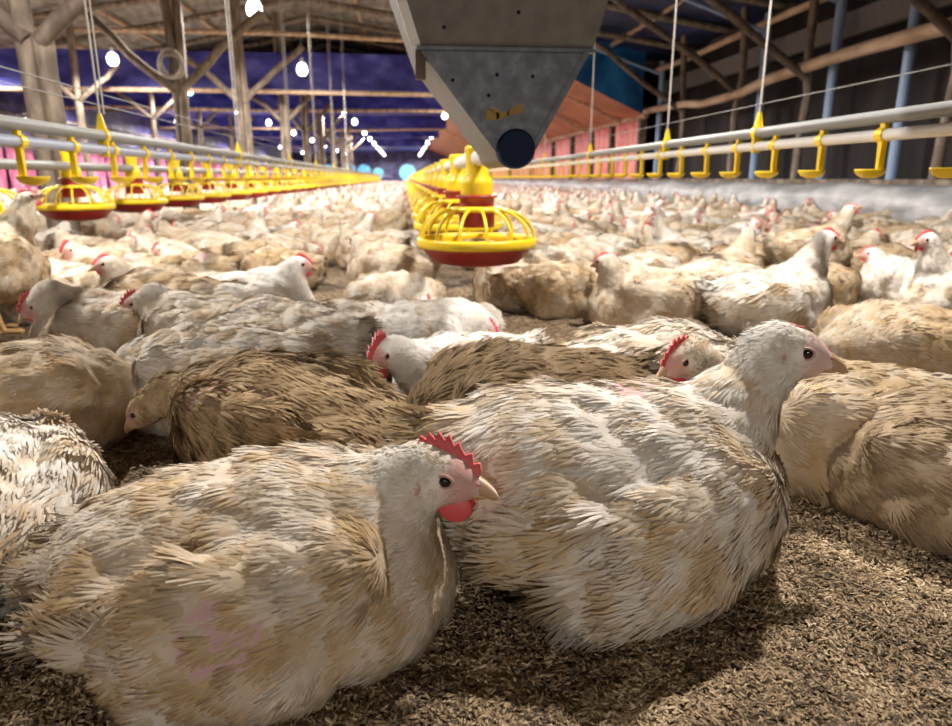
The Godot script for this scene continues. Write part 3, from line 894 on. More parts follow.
# ------------------------------------------------------------------ chickens
# A bird is laid out as tapered capsules joined with a smooth minimum (one continuous body), meshed as surface nets;
# plumage is blades of feather scattered over that body along the lie of the feathers.
class Bird:
	var A := PackedVector3Array()      # start, in the squashed space of the bone
	var BA := PackedVector3Array()
	var RA := PackedFloat32Array()
	var DR := PackedFloat32Array()
	var IL := PackedFloat32Array()
	var IS := PackedFloat32Array()     # 1 / sideways squash
	var SC := PackedFloat32Array()
	var K := PackedFloat32Array()
	var FLOW := PackedVector3Array()   # lie of the feathers
	var LEN := PackedFloat32Array()    # feather length
	var DIRT := PackedFloat32Array()
	var lump: FastNoiseLite
	var lump_amp := 0.004
	var on := PackedInt32Array()       # bones looked at by sd()
	var stretch := 1.0                 # of the body along x
	var head_at := Vector3(9, 9, 9)
	func bone(a: Vector3, b: Vector3, ra: float, rb: float, k: float, flow: Vector3, feather: float, dirt := 0.0, sz := 1.0) -> void:
		var sa := Vector3(a.x * stretch, a.y, a.z / sz)
		var sb := Vector3(b.x * stretch, b.y, b.z / sz)
		A.append(sa); BA.append(sb - sa); RA.append(ra); DR.append(rb - ra)
		IL.append(1.0 / maxf((sb - sa).length_squared(), 1e-8)); IS.append(1.0 / sz); SC.append(minf(1.0, sz)); K.append(k)
		FLOW.append(flow.normalized()); LEN.append(feather); DIRT.append(dirt)
		on.append(A.size() - 1)
	func one(i: int, p: Vector3) -> float:
		var q := Vector3(p.x, p.y, p.z * IS[i]) - A[i]
		var t := clampf(q.dot(BA[i]) * IL[i], 0.0, 1.0)
		return ((q - BA[i] * t).length() - RA[i] - DR[i] * t) * SC[i]
	func sd(p: Vector3) -> float:
		var d := 1e3
		for i in on:
			var q := Vector3(p.x, p.y, p.z * IS[i]) - A[i]
			var t := clampf(q.dot(BA[i]) * IL[i], 0.0, 1.0)
			var di := ((q - BA[i] * t).length() - RA[i] - DR[i] * t) * SC[i]
			var hh := maxf(K[i] - absf(d - di), 0.0) / K[i]
			d = minf(d, di) - hh * hh * K[i] * 0.25
		if lump_amp > 0.0 and d < 0.05:
			d += lump.get_noise_3dv(p) * lump_amp * clampf((p.distance_to(head_at) - 0.045) * 25.0, 0.12, 1.0)
		return d
	func nets(mb: MB, lo: Vector3, hi: Vector3, cell: float) -> void:
		var B := 4
		var nx := int(ceil((hi.x - lo.x) / cell / B)) * B
		var ny := int(ceil((hi.y - lo.y) / cell / B)) * B
		var nz := int(ceil((hi.z - lo.z) / cell / B)) * B
		var val := PackedFloat32Array()
		val.resize(nx * ny * nz)
		var live := PackedInt32Array()
		var all := PackedInt32Array()
		for i in A.size():
			all.append(i)
		var reach := cell * B * 0.5 * 1.7320508 * 1.35 + cell
		for bk in nz / B:
			for bj in ny / B:
				for bi in nx / B:
					var c := lo + Vector3(bi + 0.5, bj + 0.5, bk + 0.5) * (B * cell)
					var ds := PackedFloat32Array()
					var best := 1e3
					for i in all:
						var di := one(i, c)
						ds.append(di)
						best = minf(best, di)
					var lim := best + 2.0 * reach + 0.03
					on.clear()
					for i in all:
						if ds[i] < lim:
							on.append(i)
					var d0 := sd(c)
					var busy := absf(d0) < reach + 0.012
					if busy:
						live.append((bk * (ny / B) + bj) * (nx / B) + bi)
					for k in B:
						for j in B:
							for i in B:
								var at := ((bk * B + k) * ny + bj * B + j) * nx + bi * B + i
								val[at] = sd(lo + Vector3(bi * B + i, bj * B + j, bk * B + k) * cell) if busy else d0
		on = all
		var where := {}
		var base := mb.v.size()
		var cx := nx / B
		var cy := ny / B
		var offs := [0, 1, nx, nx + 1, nx * ny, nx * ny + 1, nx * ny + nx, nx * ny + nx + 1]
		var corner := [Vector3(0, 0, 0), Vector3(1, 0, 0), Vector3(0, 1, 0), Vector3(1, 1, 0), Vector3(0, 0, 1), Vector3(1, 0, 1), Vector3(0, 1, 1), Vector3(1, 1, 1)]
		var edges := [[0, 1], [0, 2], [0, 4], [1, 3], [1, 5], [2, 3], [2, 6], [3, 7], [4, 5], [4, 6], [5, 7], [6, 7]]
		var cells := PackedInt32Array()
		for b in live:
			var bi := b % cx
			var bj := (b / cx) % cy
			var bk := b / (cx * cy)
			for k in B:
				for j in B:
					for i in B:
						var x := bi * B + i
						var y := bj * B + j
						var z := bk * B + k
						if x >= nx - 1 or y >= ny - 1 or z >= nz - 1:
							continue
						var at := (z * ny + y) * nx + x
						var mask := 0
						for q in 8:
							if val[at + offs[q]] < 0.0:
								mask |= 1 << q
						if mask == 0 or mask == 255:
							continue
						var sum := Vector3.ZERO
						var cnt := 0
						for e: Array in edges:
							var va: float = val[at + offs[e[0]]]
							var vb: float = val[at + offs[e[1]]]
							if (va < 0.0) != (vb < 0.0):
								sum += (corner[e[0]] as Vector3).lerp(corner[e[1]], va / (va - vb))
								cnt += 1
						where[at] = mb.vert(lo + (Vector3(x, y, z) + sum / cnt) * cell, Vector3.ZERO)
						cells.append(at)
		for at in cells:
			var v0 := val[at] < 0.0
			for ax in 3:
				var step: int = [1, nx, nx * ny][ax]
				var v1 := val[at + step] < 0.0
				if v0 == v1:
					continue
				var s1: int = [nx, nx * ny, 1][ax]
				var s2: int = [nx * ny, 1, nx][ax]
				var a: int = where.get(at - s1 - s2, -1)
				var b: int = where.get(at - s2, -1)
				var c: int = where.get(at, -1)
				var d: int = where.get(at - s1, -1)
				if a < 0 or b < 0 or c < 0 or d < 0:
					continue
				if v0:    # inside at `at`: the outside lies along +axis
					mb.idx.append_array(PackedInt32Array([a, c, b, a, d, c]))
				else:
					mb.idx.append_array(PackedInt32Array([a, b, c, a, c, d]))
		var acc := PackedVector3Array()
		acc.resize(mb.v.size())
		var q := 0
		while q < mb.idx.size():
			var a := mb.idx[q]; var b := mb.idx[q + 1]; var c := mb.idx[q + 2]
			if a >= base:
				var g := (mb.v[c] - mb.v[a]).cross(mb.v[b] - mb.v[a])
				acc[a] += g; acc[b] += g; acc[c] += g
			q += 3
		for w in range(base, mb.v.size()):
			mb.n[w] = acc[w].normalized()

func smooth01(a: float, b: float, x: float) -> float:
	var t := clampf((x - a) / (b - a), 0.0, 1.0)
	return t * t * (3.0 - 2.0 * t)

# pose: see bird_poses(). Returns a top-level Node3D at the bird's base (local +x is forwards).
func make_bird(P: Dictionary) -> Node3D:
	var r := RandomNumberGenerator.new()
	r.seed = P.get("seed", 1)
	var B := Bird.new()
	B.lump = FastNoiseLite.new()
	B.lump.seed = P.get("seed", 1)
	B.lump.frequency = 22.0
	B.lump.fractal_octaves = 2
	B.lump_amp = 0.006
	B.stretch = P.get("long", 1.0)
	var lift: float = P.get("lift", 0.0)         # a standing bird's body is raised
	var U := Vector3(0, lift, 0)
	var back := Vector3(-1, 0.05, 0)
	var fat: float = P.get("fat", 1.0)
	var tilt: float = P.get("tilt", 0.0)         # raises the rear of the body
	# torso, breast, rump
	B.bone(U + Vector3(-0.085, 0.080 + tilt, 0), U + Vector3(0.035, 0.084, 0), 0.088 * fat, 0.102 * fat, 0.03, Vector3(-1, -0.1, 0), 0.027, 0.1, 1.15)
	B.bone(U + Vector3(0.040, 0.056, 0), U + Vector3(0.090, 0.062, 0), 0.090 * fat, 0.080 * fat, 0.04, Vector3(-0.9, -0.4, 0), 0.023, 0.15, 1.08)
	B.bone(U + Vector3(-0.085, 0.086 + tilt, 0), U + Vector3(-0.132, 0.100 + tilt * 1.3, 0), 0.070, 0.038, 0.04, back, 0.032, 0.2, 1.25)
	var tail_up: float = P.get("tail", 0.03)
	B.bone(U + Vector3(-0.122, 0.106 + tilt * 1.3, 0), U + Vector3(-0.162, 0.108 + tail_up + tilt * 1.3, 0), 0.022, 0.010, 0.03, Vector3(-1, tail_up * 8.0, 0), 0.050, 0.35, 1.7)
	# wings and thighs
	var wd: float = P.get("droop", 0.0)
	var spread: float = P.get("spread", 0.0)
	for s: float in [-1.0, 1.0]:
		var dr: float = wd * (1.0 if s > 0.0 else float(P.get("droop_far", 1.0)))
		var o := s * spread
		B.bone(U + Vector3(0.078, 0.120 - dr * 0.3, s * 0.084 * fat + o), U + Vector3(-0.022, 0.100 - dr * 0.7, s * 0.114 * fat + o), 0.042, 0.056, 0.007, Vector3(-1, -0.25, 0), 0.026, 0.25, 0.68)
		B.bone(U + Vector3(-0.022, 0.100 - dr * 0.7, s * 0.114 * fat + o), U + Vector3(-0.108, 0.092 - dr + tilt, s * 0.094 * fat + o), 0.056, 0.030, 0.007, Vector3(-1, -0.05, -s * 0.15), 0.040, 0.42, 0.58)
		B.bone(U + Vector3(-0.100, 0.094 - dr + tilt, s * 0.088 * fat + o), U + Vector3(-0.150, 0.098 - dr + tilt, s * 0.056 + o * 0.6), 0.026, 0.010, 0.02, Vector3(-1, 0.0, -s * 0.3), 0.052, 0.5, 0.6)
		B.bone(U + Vector3(0.030, 0.046, s * 0.086 * fat), U + Vector3(-0.045, 0.040, s * 0.098 * fat), 0.052, 0.046, 0.018, Vector3(-0.8, -0.6, 0), 0.023, 0.3)
		if lift > 0.0:
			B.bone(U + Vector3(-0.01, 0.03, s * 0.06), U + Vector3(0.0, -0.035, s * 0.055), 0.042, 0.017, 0.02, Vector3(-0.3, -1, 0), 0.020, 0.1)
	# neck
	var neck: Array = P.neck                      # [x, y, z, r] from the shoulders to the nape
	for i in neck.size() - 1:
		var a: Array = neck[i]
		var b: Array = neck[i + 1]
		var pa := U + Vector3(a[0], a[1], a[2])
		var pb := U + Vector3(b[0], b[1], b[2])
		var t := float(i) / (neck.size() - 1)
		B.bone(pa, pb, a[3], b[3], 0.035 if i == 0 else 0.02, (pa - pb), lerpf(0.026, 0.013, t), -0.35)
	# head
	var hp := U + (P.head as Vector3) * Vector3(B.stretch, 1, 1)
	var nape_x := B.stretch
	B.head_at = hp
	B.stretch = 1.0
	var hf := (P.look as Vector3).normalized()
	var hs := hf.cross(P.get("head_up", Vector3.UP)).normalized()   # right-hand side of the head
	var hu := hs.cross(hf).normalized()
	var hsz: float = P.get("head_size", 1.0)
	var last: Array = neck[neck.size() - 1]
	B.bone(U + Vector3(last[0] * nape_x, last[1], last[2]), hp - hf * 0.008 * hsz, last[3], 0.021 * hsz, 0.02, -hf, 0.009, -0.5)
	var head_from := B.A.size()
	B.bone(hp - hf * 0.006 * hsz, hp + hf * 0.012 * hsz, 0.0215 * hsz, 0.0175 * hsz, 0.012, -hf, 0.0055, -0.6)
	B.bone(hp + hf * 0.010 * hsz + hu * 0.002 * hsz, hp + hf * 0.034 * hsz - hu * 0.0035 * hsz, 0.0155 * hsz, 0.0078 * hsz, 0.012, -hf, 0.0035, -0.6)
	B.bone(hp + hf * 0.002 * hsz - hu * 0.010 * hsz, hp + hf * 0.020 * hsz - hu * 0.010 * hsz, 0.014 * hsz, 0.009 * hsz, 0.012, -hf, 0.004, -0.5)
	# ---- mesh the body
	var mb := MB.new()
	var lo := Vector3(-0.22 * nape_x, -0.006, -0.19)
	var hi := Vector3(0.19 * nape_x, 0.27 + lift, 0.19)
	for v: Vector3 in [hp - Vector3.ONE * 0.05, hp + Vector3.ONE * 0.05]:
		lo = lo.min(v); hi = hi.max(v)
	lo.y = maxf(lo.y, -0.012)
	B.nets(mb, lo, hi, P.get("cell", 0.0085))
	var fine: float = P.get("fine_head", 0.0)
	if fine > 0.0:
		var keep := B.lump_amp
		B.lump_amp = 0.005
		B.nets(mb, hp - Vector3.ONE * 0.045 * hsz, hp + Vector3.ONE * 0.045 * hsz, fine)
		B.lump_amp = keep
	var root := Node3D.new()
	root.name = numbered("broiler_chicken")
	root.set_meta("base_name", "broiler_chicken")
	root.set_meta("category", "chicken")
	add_child(root)
	# ---- colours of skin and plumage
	var clean: Color = P.get("clean", Color(0.76, 0.70, 0.60))
	var tan_c: Color = P.get("tan", Color(0.52, 0.36, 0.18))
	var dark_c: Color = P.get("dark", Color(0.20, 0.135, 0.075))
	var bias: float = P.get("dirt", 0.0)
	var dn := FastNoiseLite.new()
	dn.seed = 900 + int(P.get("seed", 1))
	dn.frequency = 13.0
	dn.fractal_octaves = 3
	var bare: Array = P.get("bare", [])
	var pink := Color(0.60, 0.30, 0.27)
	var skin_pink := Color(0.56, 0.37, 0.37)
	mb.c.resize(mb.v.size())
	for i in mb.v.size():
		var p := mb.v[i]
		var q := p - hp
		var face := smooth01(0.004, 0.020, q.dot(hf) / hsz) * smooth01(0.05, 0.032, q.length() / hsz)
		var col := clean.lerp(tan_c, smooth01(-0.42, 0.95, bias + 0.12 + dn.get_noise_3dv(p) * 0.7)) * 0.9
		if q.length() < 0.05:
			col = clean.lerp(pink, face * P.get("pink_face", 0.85))
		for s: Array in bare:
			if p.distance_to(s[0]) < s[1]:
				col = skin_pink
		mb.c[i] = col
	put("body", mb.mesh(), mats["skin"], root)
	# ---- plumage
	var f := MB.new()
	var area := 0.0
	var k := 0
	var body_end: int = mb.idx.size()
	while k < body_end:
		area += (mb.v[mb.idx[k + 1]] - mb.v[mb.idx[k]]).cross(mb.v[mb.idx[k + 2]] - mb.v[mb.idx[k]]).length() * 0.5
		k += 3
	var want: float = P.get("feathers", 2500)
	var blades: int = P.get("blades", 4)
	var fluff: float = P.get("fluff", 0.058)
	var nb := B.A.size()
	var pink_face: float = P.get("pink_face", 0.8)
	k = 0
	while k < body_end:
		var i0 := mb.idx[k]; var i1 := mb.idx[k + 1]; var i2 := mb.idx[k + 2]
		k += 3
		var a3 := (mb.v[i1] - mb.v[i0]).cross(mb.v[i2] - mb.v[i0]).length() * 0.5
		var mid := (mb.v[i0] + mb.v[i1] + mb.v[i2]) / 3.0
		if mid.y < 0.012 and lift == 0.0:
			continue
		var q := mid - hp
		var near_head := q.length() < 0.045 * hsz
		if near_head and (q.dot(hf) > 0.025 * hsz or absf((q - (hf * 0.012 + hu * 0.004) * hsz).dot(hf)) < 0.0075 * hsz and absf((q - (hf * 0.012 + hu * 0.004) * hsz).dot(hu)) < 0.0068 * hsz):
			continue
		var dens := 1.0
		if q.length() < 0.09:
			dens = 2.6
		if near_head:
			dens = 5.0 if fine > 0.0 else 4.0
		var count := want * a3 / area * dens
		var num := int(count) + (1 if r.randf() < count - int(count) else 0)
		for rep in num:
			var u := r.randf(); var w := r.randf()
			if u + w > 1.0:
				u = 1.0 - u; w = 1.0 - w
			var p := mb.v[i0] * (1.0 - u - w) + mb.v[i1] * u + mb.v[i2] * w
			var nn := (mb.n[i0] * (1.0 - u - w) + mb.n[i1] * u + mb.n[i2] * w).normalized()
			var skip := false
			for s: Array in bare:
				if p.distance_to(s[0]) < s[1] * (0.75 + 0.4 * r.randf()) and r.randf() < 0.75:
					skip = true
			if skip:
				continue
			var flow := Vector3.ZERO
			var fl := 0.0
			var dirt := 0.0
			var ws := 0.0
			for i in nb:
				var d := maxf(B.one(i, p), 0.0) + 0.004
				if d > 0.05:
					continue
				var wt := 1.0 / (d * d * d)
				flow += B.FLOW[i] * wt; fl += B.LEN[i] * wt; dirt += B.DIRT[i] * wt; ws += wt
			if ws <= 0.0:
				continue
			fl /= ws; dirt /= ws
			if fl < 0.003:
				continue
			fl *= r.randf_range(0.75, 1.25) * P.get("feather_len", 1.0)
			flow = (flow / ws + Vector3(r.randfn(), r.randfn(), r.randfn()) * 0.075).normalized()
			var along := flow.dot(nn)
			flow = (flow - nn * along * (1.0 - smooth01(0.55, 0.92, along))).normalized()
			var side := (nn + Vector3(0, 0.3, 0) * smooth01(0.55, 0.92, along)).cross(flow).normalized()
			var up := (fluff if fl > 0.014 else 0.26) * r.randf_range(0.4, 1.6)
			var dd := dn.get_noise_3dv(p)
			var fine_n := dn.get_noise_3dv(p * 4.0)
			var dt := smooth01(-0.42, 0.95, bias + dirt * 0.55 + dd * 0.70 + fine_n * 0.55 + r.randf_range(-0.09, 0.09))
			var dk := smooth01(0.45, 1.0, bias * 0.8 + dirt * 0.5 + dn.get_noise_3dv(p * 2.3 + Vector3(4, 0, 9)) * 0.9 + r.randf_range(-0.25, 0.25))
			var fw := clampf(fl * 0.46, 0.0018, 0.016)
			var nbl := blades if fl > 0.012 else maxi(2, blades / 2)
			for b in nbl:
				var off := (b + 0.5) / nbl * 2.0 - 1.0
				var ang := off * 0.30 + r.randf_range(-0.09, 0.09)
				var dir := (flow * cos(ang) + side * sin(ang)).normalized()
				var ln := fl * (1.0 - 0.28 * off * off) * r.randf_range(0.72, 1.12)
				var sd2 := (nn + flow * 0.01 + Vector3(0, 0.02, 0)).cross(dir).normalized()
				var bw := fw / nbl * r.randf_range(1.2, 2.0)
				var lift_b := up * r.randf_range(0.7, 1.4)
				var st := p + side * off * fw * 0.55 - nn * 0.0010
				var md := st + dir * ln * 0.5 + nn * ln * lift_b * 0.75
				var tp := st + dir * ln + nn * ln * lift_b * 0.62
				var jit := r.randf_range(0.93, 1.05)
				var c0 := clean.lerp(tan_c, dt * 0.75)
				var c1 := clean.lerp(tan_c, minf(1.0, dt * 1.15 + 0.04)).lerp(dark_c, dk * r.randf_range(0.3, 1.0))
				c0 *= jit; c1 *= jit * r.randf_range(0.92, 1.06)
				if near_head:
					var fp := smooth01(0.008, 0.026, q.dot(hf) / hsz) * pink_face
					c0 = c0.lerp(pink, fp * 0.8); c1 = c1.lerp(pink, fp * 0.6)
				var n0 := (nn + sd2 * 0.18).normalized()
				var n1 := (nn - sd2 * 0.18).normalized()
				var nt := (nn * 0.9 + dir * 0.35).normalized()
				var base := f.v.size()
				f.v.append(st - sd2 * bw * 0.5); f.v.append(st + sd2 * bw * 0.5)
				f.v.append(md - sd2 * bw * 0.5); f.v.append(md + sd2 * bw * 0.5)
				f.v.append(tp - sd2 * bw * 0.16); f.v.append(tp + sd2 * bw * 0.16)
				f.n.append(n1); f.n.append(n0); f.n.append(n1); f.n.append(n0); f.n.append(nt); f.n.append(nt)
				var cm := c0.lerp(c1, 0.5)
				f.c.append(c0); f.c.append(c0); f.c.append(cm); f.c.append(cm); f.c.append(c1); f.c.append(c1)
				# clockwise seen from outside: sd2 = nn x dir
				f.idx.append(base); f.idx.append(base + 1); f.idx.append(base + 2)
				f.idx.append(base + 1); f.idx.append(base + 3); f.idx.append(base + 2)
				f.idx.append(base + 2); f.idx.append(base + 3); f.idx.append(base + 4)
				f.idx.append(base + 3); f.idx.append(base + 5); f.idx.append(base + 4)
	var pl := put("plumage", f.mesh(), mats["plumage"], root)
	pl.set_meta("kind", "stuff")
	# ---- face
	B.lump_amp = 0.0
	var eye_z := march(B, hp + (hf * 0.0120 + hu * 0.0040) * hsz, hs) / hsz
	var ear_z := march(B, hp + (-hf * 0.0065 - hu * 0.0040) * hsz, hs) / hsz
	var hb := Basis(hf, hu, hs)          # local x forwards, y up, z right
	var comb_h: float = P.get("comb", 0.012)
	var red: Material = mats["comb_red"] if comb_h > 0.007 else mats["comb_pink"]
	if comb_h > 0.0:
		put("comb", comb_mesh(comb_h, int(P.get("spikes", 7)), r).mesh(), red, root).transform = Transform3D(hb * hsz, hp)
	var m := MB.new()
	beak(m)
	var bk := put("beak", m.mesh(), mats["beak_horn"], root)
	bk.transform = Transform3D(hb * hsz, hp)
	if P.get("detail", true):
		for s: float in [-1.0, 1.0]:
			m = MB.new()
			m.ball(Vector3(0.0345, 0.0012, s * 0.0066), Vector3(0.0030, 0.0016, 0.0012), 8, 5)
			put("nostril", m.mesh(), mats["nostril_pink"], bk)
	var wat: float = P.get("wattle", 0.010)
	for s: float in [-1.0, 1.0]:
		m = MB.new()
		m.ball(Vector3(0.0120, 0.0040, s * (eye_z - 0.0004)), Vector3(0.0046, 0.0046, 0.0030), 12, 8)
		var e := put("eye", m.mesh(), mats["eye_dark"], root)
		e.transform = Transform3D(hb * hsz, hp)
		if P.get("detail", true):
			m = MB.new()
			var ring := PackedVector3Array()
			var rr := PackedFloat32Array()
			for i in 15:
				var a := TAU * i / 14.0
				ring.append(Vector3(0.0120 + cos(a) * 0.0058, 0.0040 + sin(a) * 0.0047, s * (eye_z + 0.0002 - 0.0009 * absf(cos(a))))); rr.append(0.0013)
			m.tube(ring, rr, 5, false)
			put("eyelid", m.mesh(), mats["eyelid"], e)
		if wat > 0.003:
			m = MB.new()
			m.ball(Vector3(0.021, -0.0150 - wat * 0.45, s * 0.0066), Vector3(wat * 1.08, wat * 0.88, 0.0034), 12, 8, Basis(Vector3(1, 0, 0), -s * 0.22))
			put("wattle", m.mesh(), red, root).transform = Transform3D(hb * hsz, hp)
		if P.get("detail", true):
			m = MB.new()
			m.ball(Vector3(-0.0065, -0.004, s * (ear_z - 0.0002)), Vector3(0.0026, 0.0060, 0.0012), 10, 6)
			put("ear", m.mesh(), mats["ear_pink"], root).transform = Transform3D(hb * hsz, hp)
	if lift > 0.0:
		for s: float in [-1.0, 1.0]:
			m = MB.new()
			var kn := U + Vector3(0.0, -0.03, s * 0.055)
			var ft := Vector3(0.02, 0.012, s * 0.055)
			m.rod(kn, ft, 0.010, 0.008, 8)
			for a: float in [-0.45, 0.0, 0.45]:
				m.rod(ft, ft + Vector3(cos(a) * 0.05, -0.006, sin(a) * 0.05), 0.007, 0.004, 6)
			m.rod(ft, ft + Vector3(-0.025, -0.006, 0), 0.006, 0.004, 6)
			put("leg", m.mesh(), mats["shank"], root)
	return root

func march(B: Bird, from: Vector3, dir: Vector3) -> float:
	var t := 0.0
	for i in 40:
		var d := -B.sd(from + dir * t)
		if d < 0.0001:
			break
		t += d * 0.8
	return t

func comb_mesh(hh: float, spikes: int, r: RandomNumberGenerator) -> MB:
	var m := MB.new()
	var n := spikes * 4
	var low := PackedVector3Array()
	var top := PackedVector3Array()
	for i in n + 1:
		var t := float(i) / n
		var x := lerpf(0.034, -0.014, t)
		var y := 0.006 + 0.0145 * smooth01(0.0, 0.62, t)
		var hump := pow(sin(PI * clampf(t * 0.86 + 0.10, 0.0, 1.0)), 0.6)
		var ph := float(i % 4) / 4.0
		var spike := 1.0 - absf(ph - 0.5) * 2.0
		var up := hh * hump * (0.62 + 0.50 * spike)
		var lean := 0.10 + 0.75 * (t - 0.35)
		low.append(Vector3(x, y - 0.012, 0))
		top.append(Vector3(x - lean * up * 0.9 + (0.25 if t < 0.3 else 0.0) * up, y + up, 0))
	for s: float in [-1.0, 1.0]:
		var base := m.v.size()
		for i in n + 1:
			var d := top[i] - low[i]
			m.vert(low[i] + Vector3(0, 0, s * 0.0046), Vector3(0, 0.2, s).normalized())
			m.vert(low[i] + d * 0.6 + Vector3(0, 0, s * 0.0032), Vector3(0, 0.15, s).normalized())
			m.vert(top[i] + Vector3(0, 0, s * 0.0013), Vector3(0, 0.6, s * 0.8).normalized())
		for i in n:
			for j in 2:
				var q := base + i * 3 + j
				m.tri(q, q + 1, q + 3); m.tri(q + 1, q + 4, q + 3)
	# rim along the top edge
	var b2 := m.v.size()
	for i in n + 1:
		m.vert(top[i] + Vector3(0, 0, -0.0013), Vector3.UP); m.vert(top[i] + Vector3(0, 0, 0.0013), Vector3.UP)
	for i in n:
		m.tri(b2 + i * 2, b2 + i * 2 + 1, b2 + i * 2 + 2); m.tri(b2 + i * 2 + 1, b2 + i * 2 + 3, b2 + i * 2 + 2)
	return m

func beak(m: MB) -> void:
	for part in 2:
		var n := 9
		var seg := 10
		var base := m.v.size()
		for i in n:
			var t := float(i) / (n - 1)
			var x := 0.024 + 0.0285 * t if part == 0 else 0.022 + 0.023 * t
			var w := 0.0092 * pow(1.0 - t, 0.48) + 0.0006
			var hh := (0.0088 if part == 0 else 0.0050) * pow(1.0 - t, 0.5) + 0.0008
			var y := (-0.001 - 0.0085 * t * t) if part == 0 else (-0.0085 - 0.0010 * t)
			for j in seg + 1:
				var a := TAU * j / seg
				var v := Vector3(0, sin(a) * hh, cos(a) * w)
				m.vert(Vector3(x, y, 0) + v, (Vector3(0.25, sin(a) / hh * w, cos(a))).normalized())
		for i in n - 1:
			for j in seg:
				var q := base + i * (seg + 1) + j
				m.tri(q, q + 1, q + seg + 1); m.tri(q + 1, q + seg + 2, q + seg + 1)

# ------------------------------------------------------------------ the flock
const WHITE := Color(0.84, 0.81, 0.76)
const CREAM := Color(0.76, 0.69, 0.59)
const TAN := Color(0.54, 0.38, 0.20)
const BROWN := Color(0.33, 0.22, 0.115)

func neck_rest() -> Array: return [[0.068, 0.112, 0, 0.064], [0.100, 0.155, 0, 0.044], [0.112, 0.180, 0, 0.028]]
func neck_up() -> Array: return [[0.060, 0.125, 0, 0.066], [0.098, 0.190, 0, 0.042], [0.116, 0.235, 0, 0.026]]
func neck_low() -> Array: return [[0.075, 0.095, 0, 0.064], [0.125, 0.105, 0, 0.042], [0.158, 0.095, 0, 0.028]]

# height above the litter of the top of a resting bird's back
const BACK_TOP := 0.178

func back_at(px: float, py: float, size: float) -> Vector3:
	var d := pixel_ray(px, py)
	var p := cam.position + d * ((BACK_TOP * size - CAM_H) / d.y)
	p.y = gh(p.x, p.z)
	return p

func own_at(P: Dictionary, at: Vector2, turn: float, size: float, label: String) -> void:
	var b := own(P, 476, 500, turn, size, label)
	b.position = Vector3(at.x, gh(at.x, at.y), at.y)
	placed[placed.size() - 1] = Vector3(at.x, size, at.y)

func own(P: Dictionary, px: float, py: float, turn: float, size: float, label: String) -> Node3D:
	var b := make_bird(P)
	b.position = back_at(px, py, size)
	b.rotation.y = deg_to_rad(turn)
	b.scale = Vector3.ONE * size
	b.set_meta("label", label)
	placed.append(Vector3(b.position.x, size, b.position.z))
	return b

var placed := PackedVector3Array()
var protos: Array = []
var proto_used := []

func use(i: int, px: float, py: float, turn: float, size: float, label: String) -> void:
	var p := back_at(px, py, size)
	var away := Vector3(p.x, 0, p.z).normalized()
	for step in 12:          # room between neighbours
		var free := true
		for o in placed:
			if Vector2(o.x - p.x, o.z - p.z).length() < 0.21:
				free = false
		if free:
			break
		p += away * 0.025
	p.y = gh(p.x, p.z)
	place_copy(i, p, turn, size, label, "")

func place_copy(i: int, p: Vector3, turn: float, size: float, label: String, group: String) -> void:
	placed.append(Vector3(p.x, size, p.z))
	var o: Node3D = protos[i]
	if not proto_used[i]:
		proto_used[i] = true
		o.position = p
		o.rotation.y = deg_to_rad(turn)
		o.scale = Vector3.ONE * size
		o.set_meta("label", label)
		if group != "":
			o.set_meta("group", group)
	else:
		copy_of(o, p, deg_to_rad(turn), size, label, group)

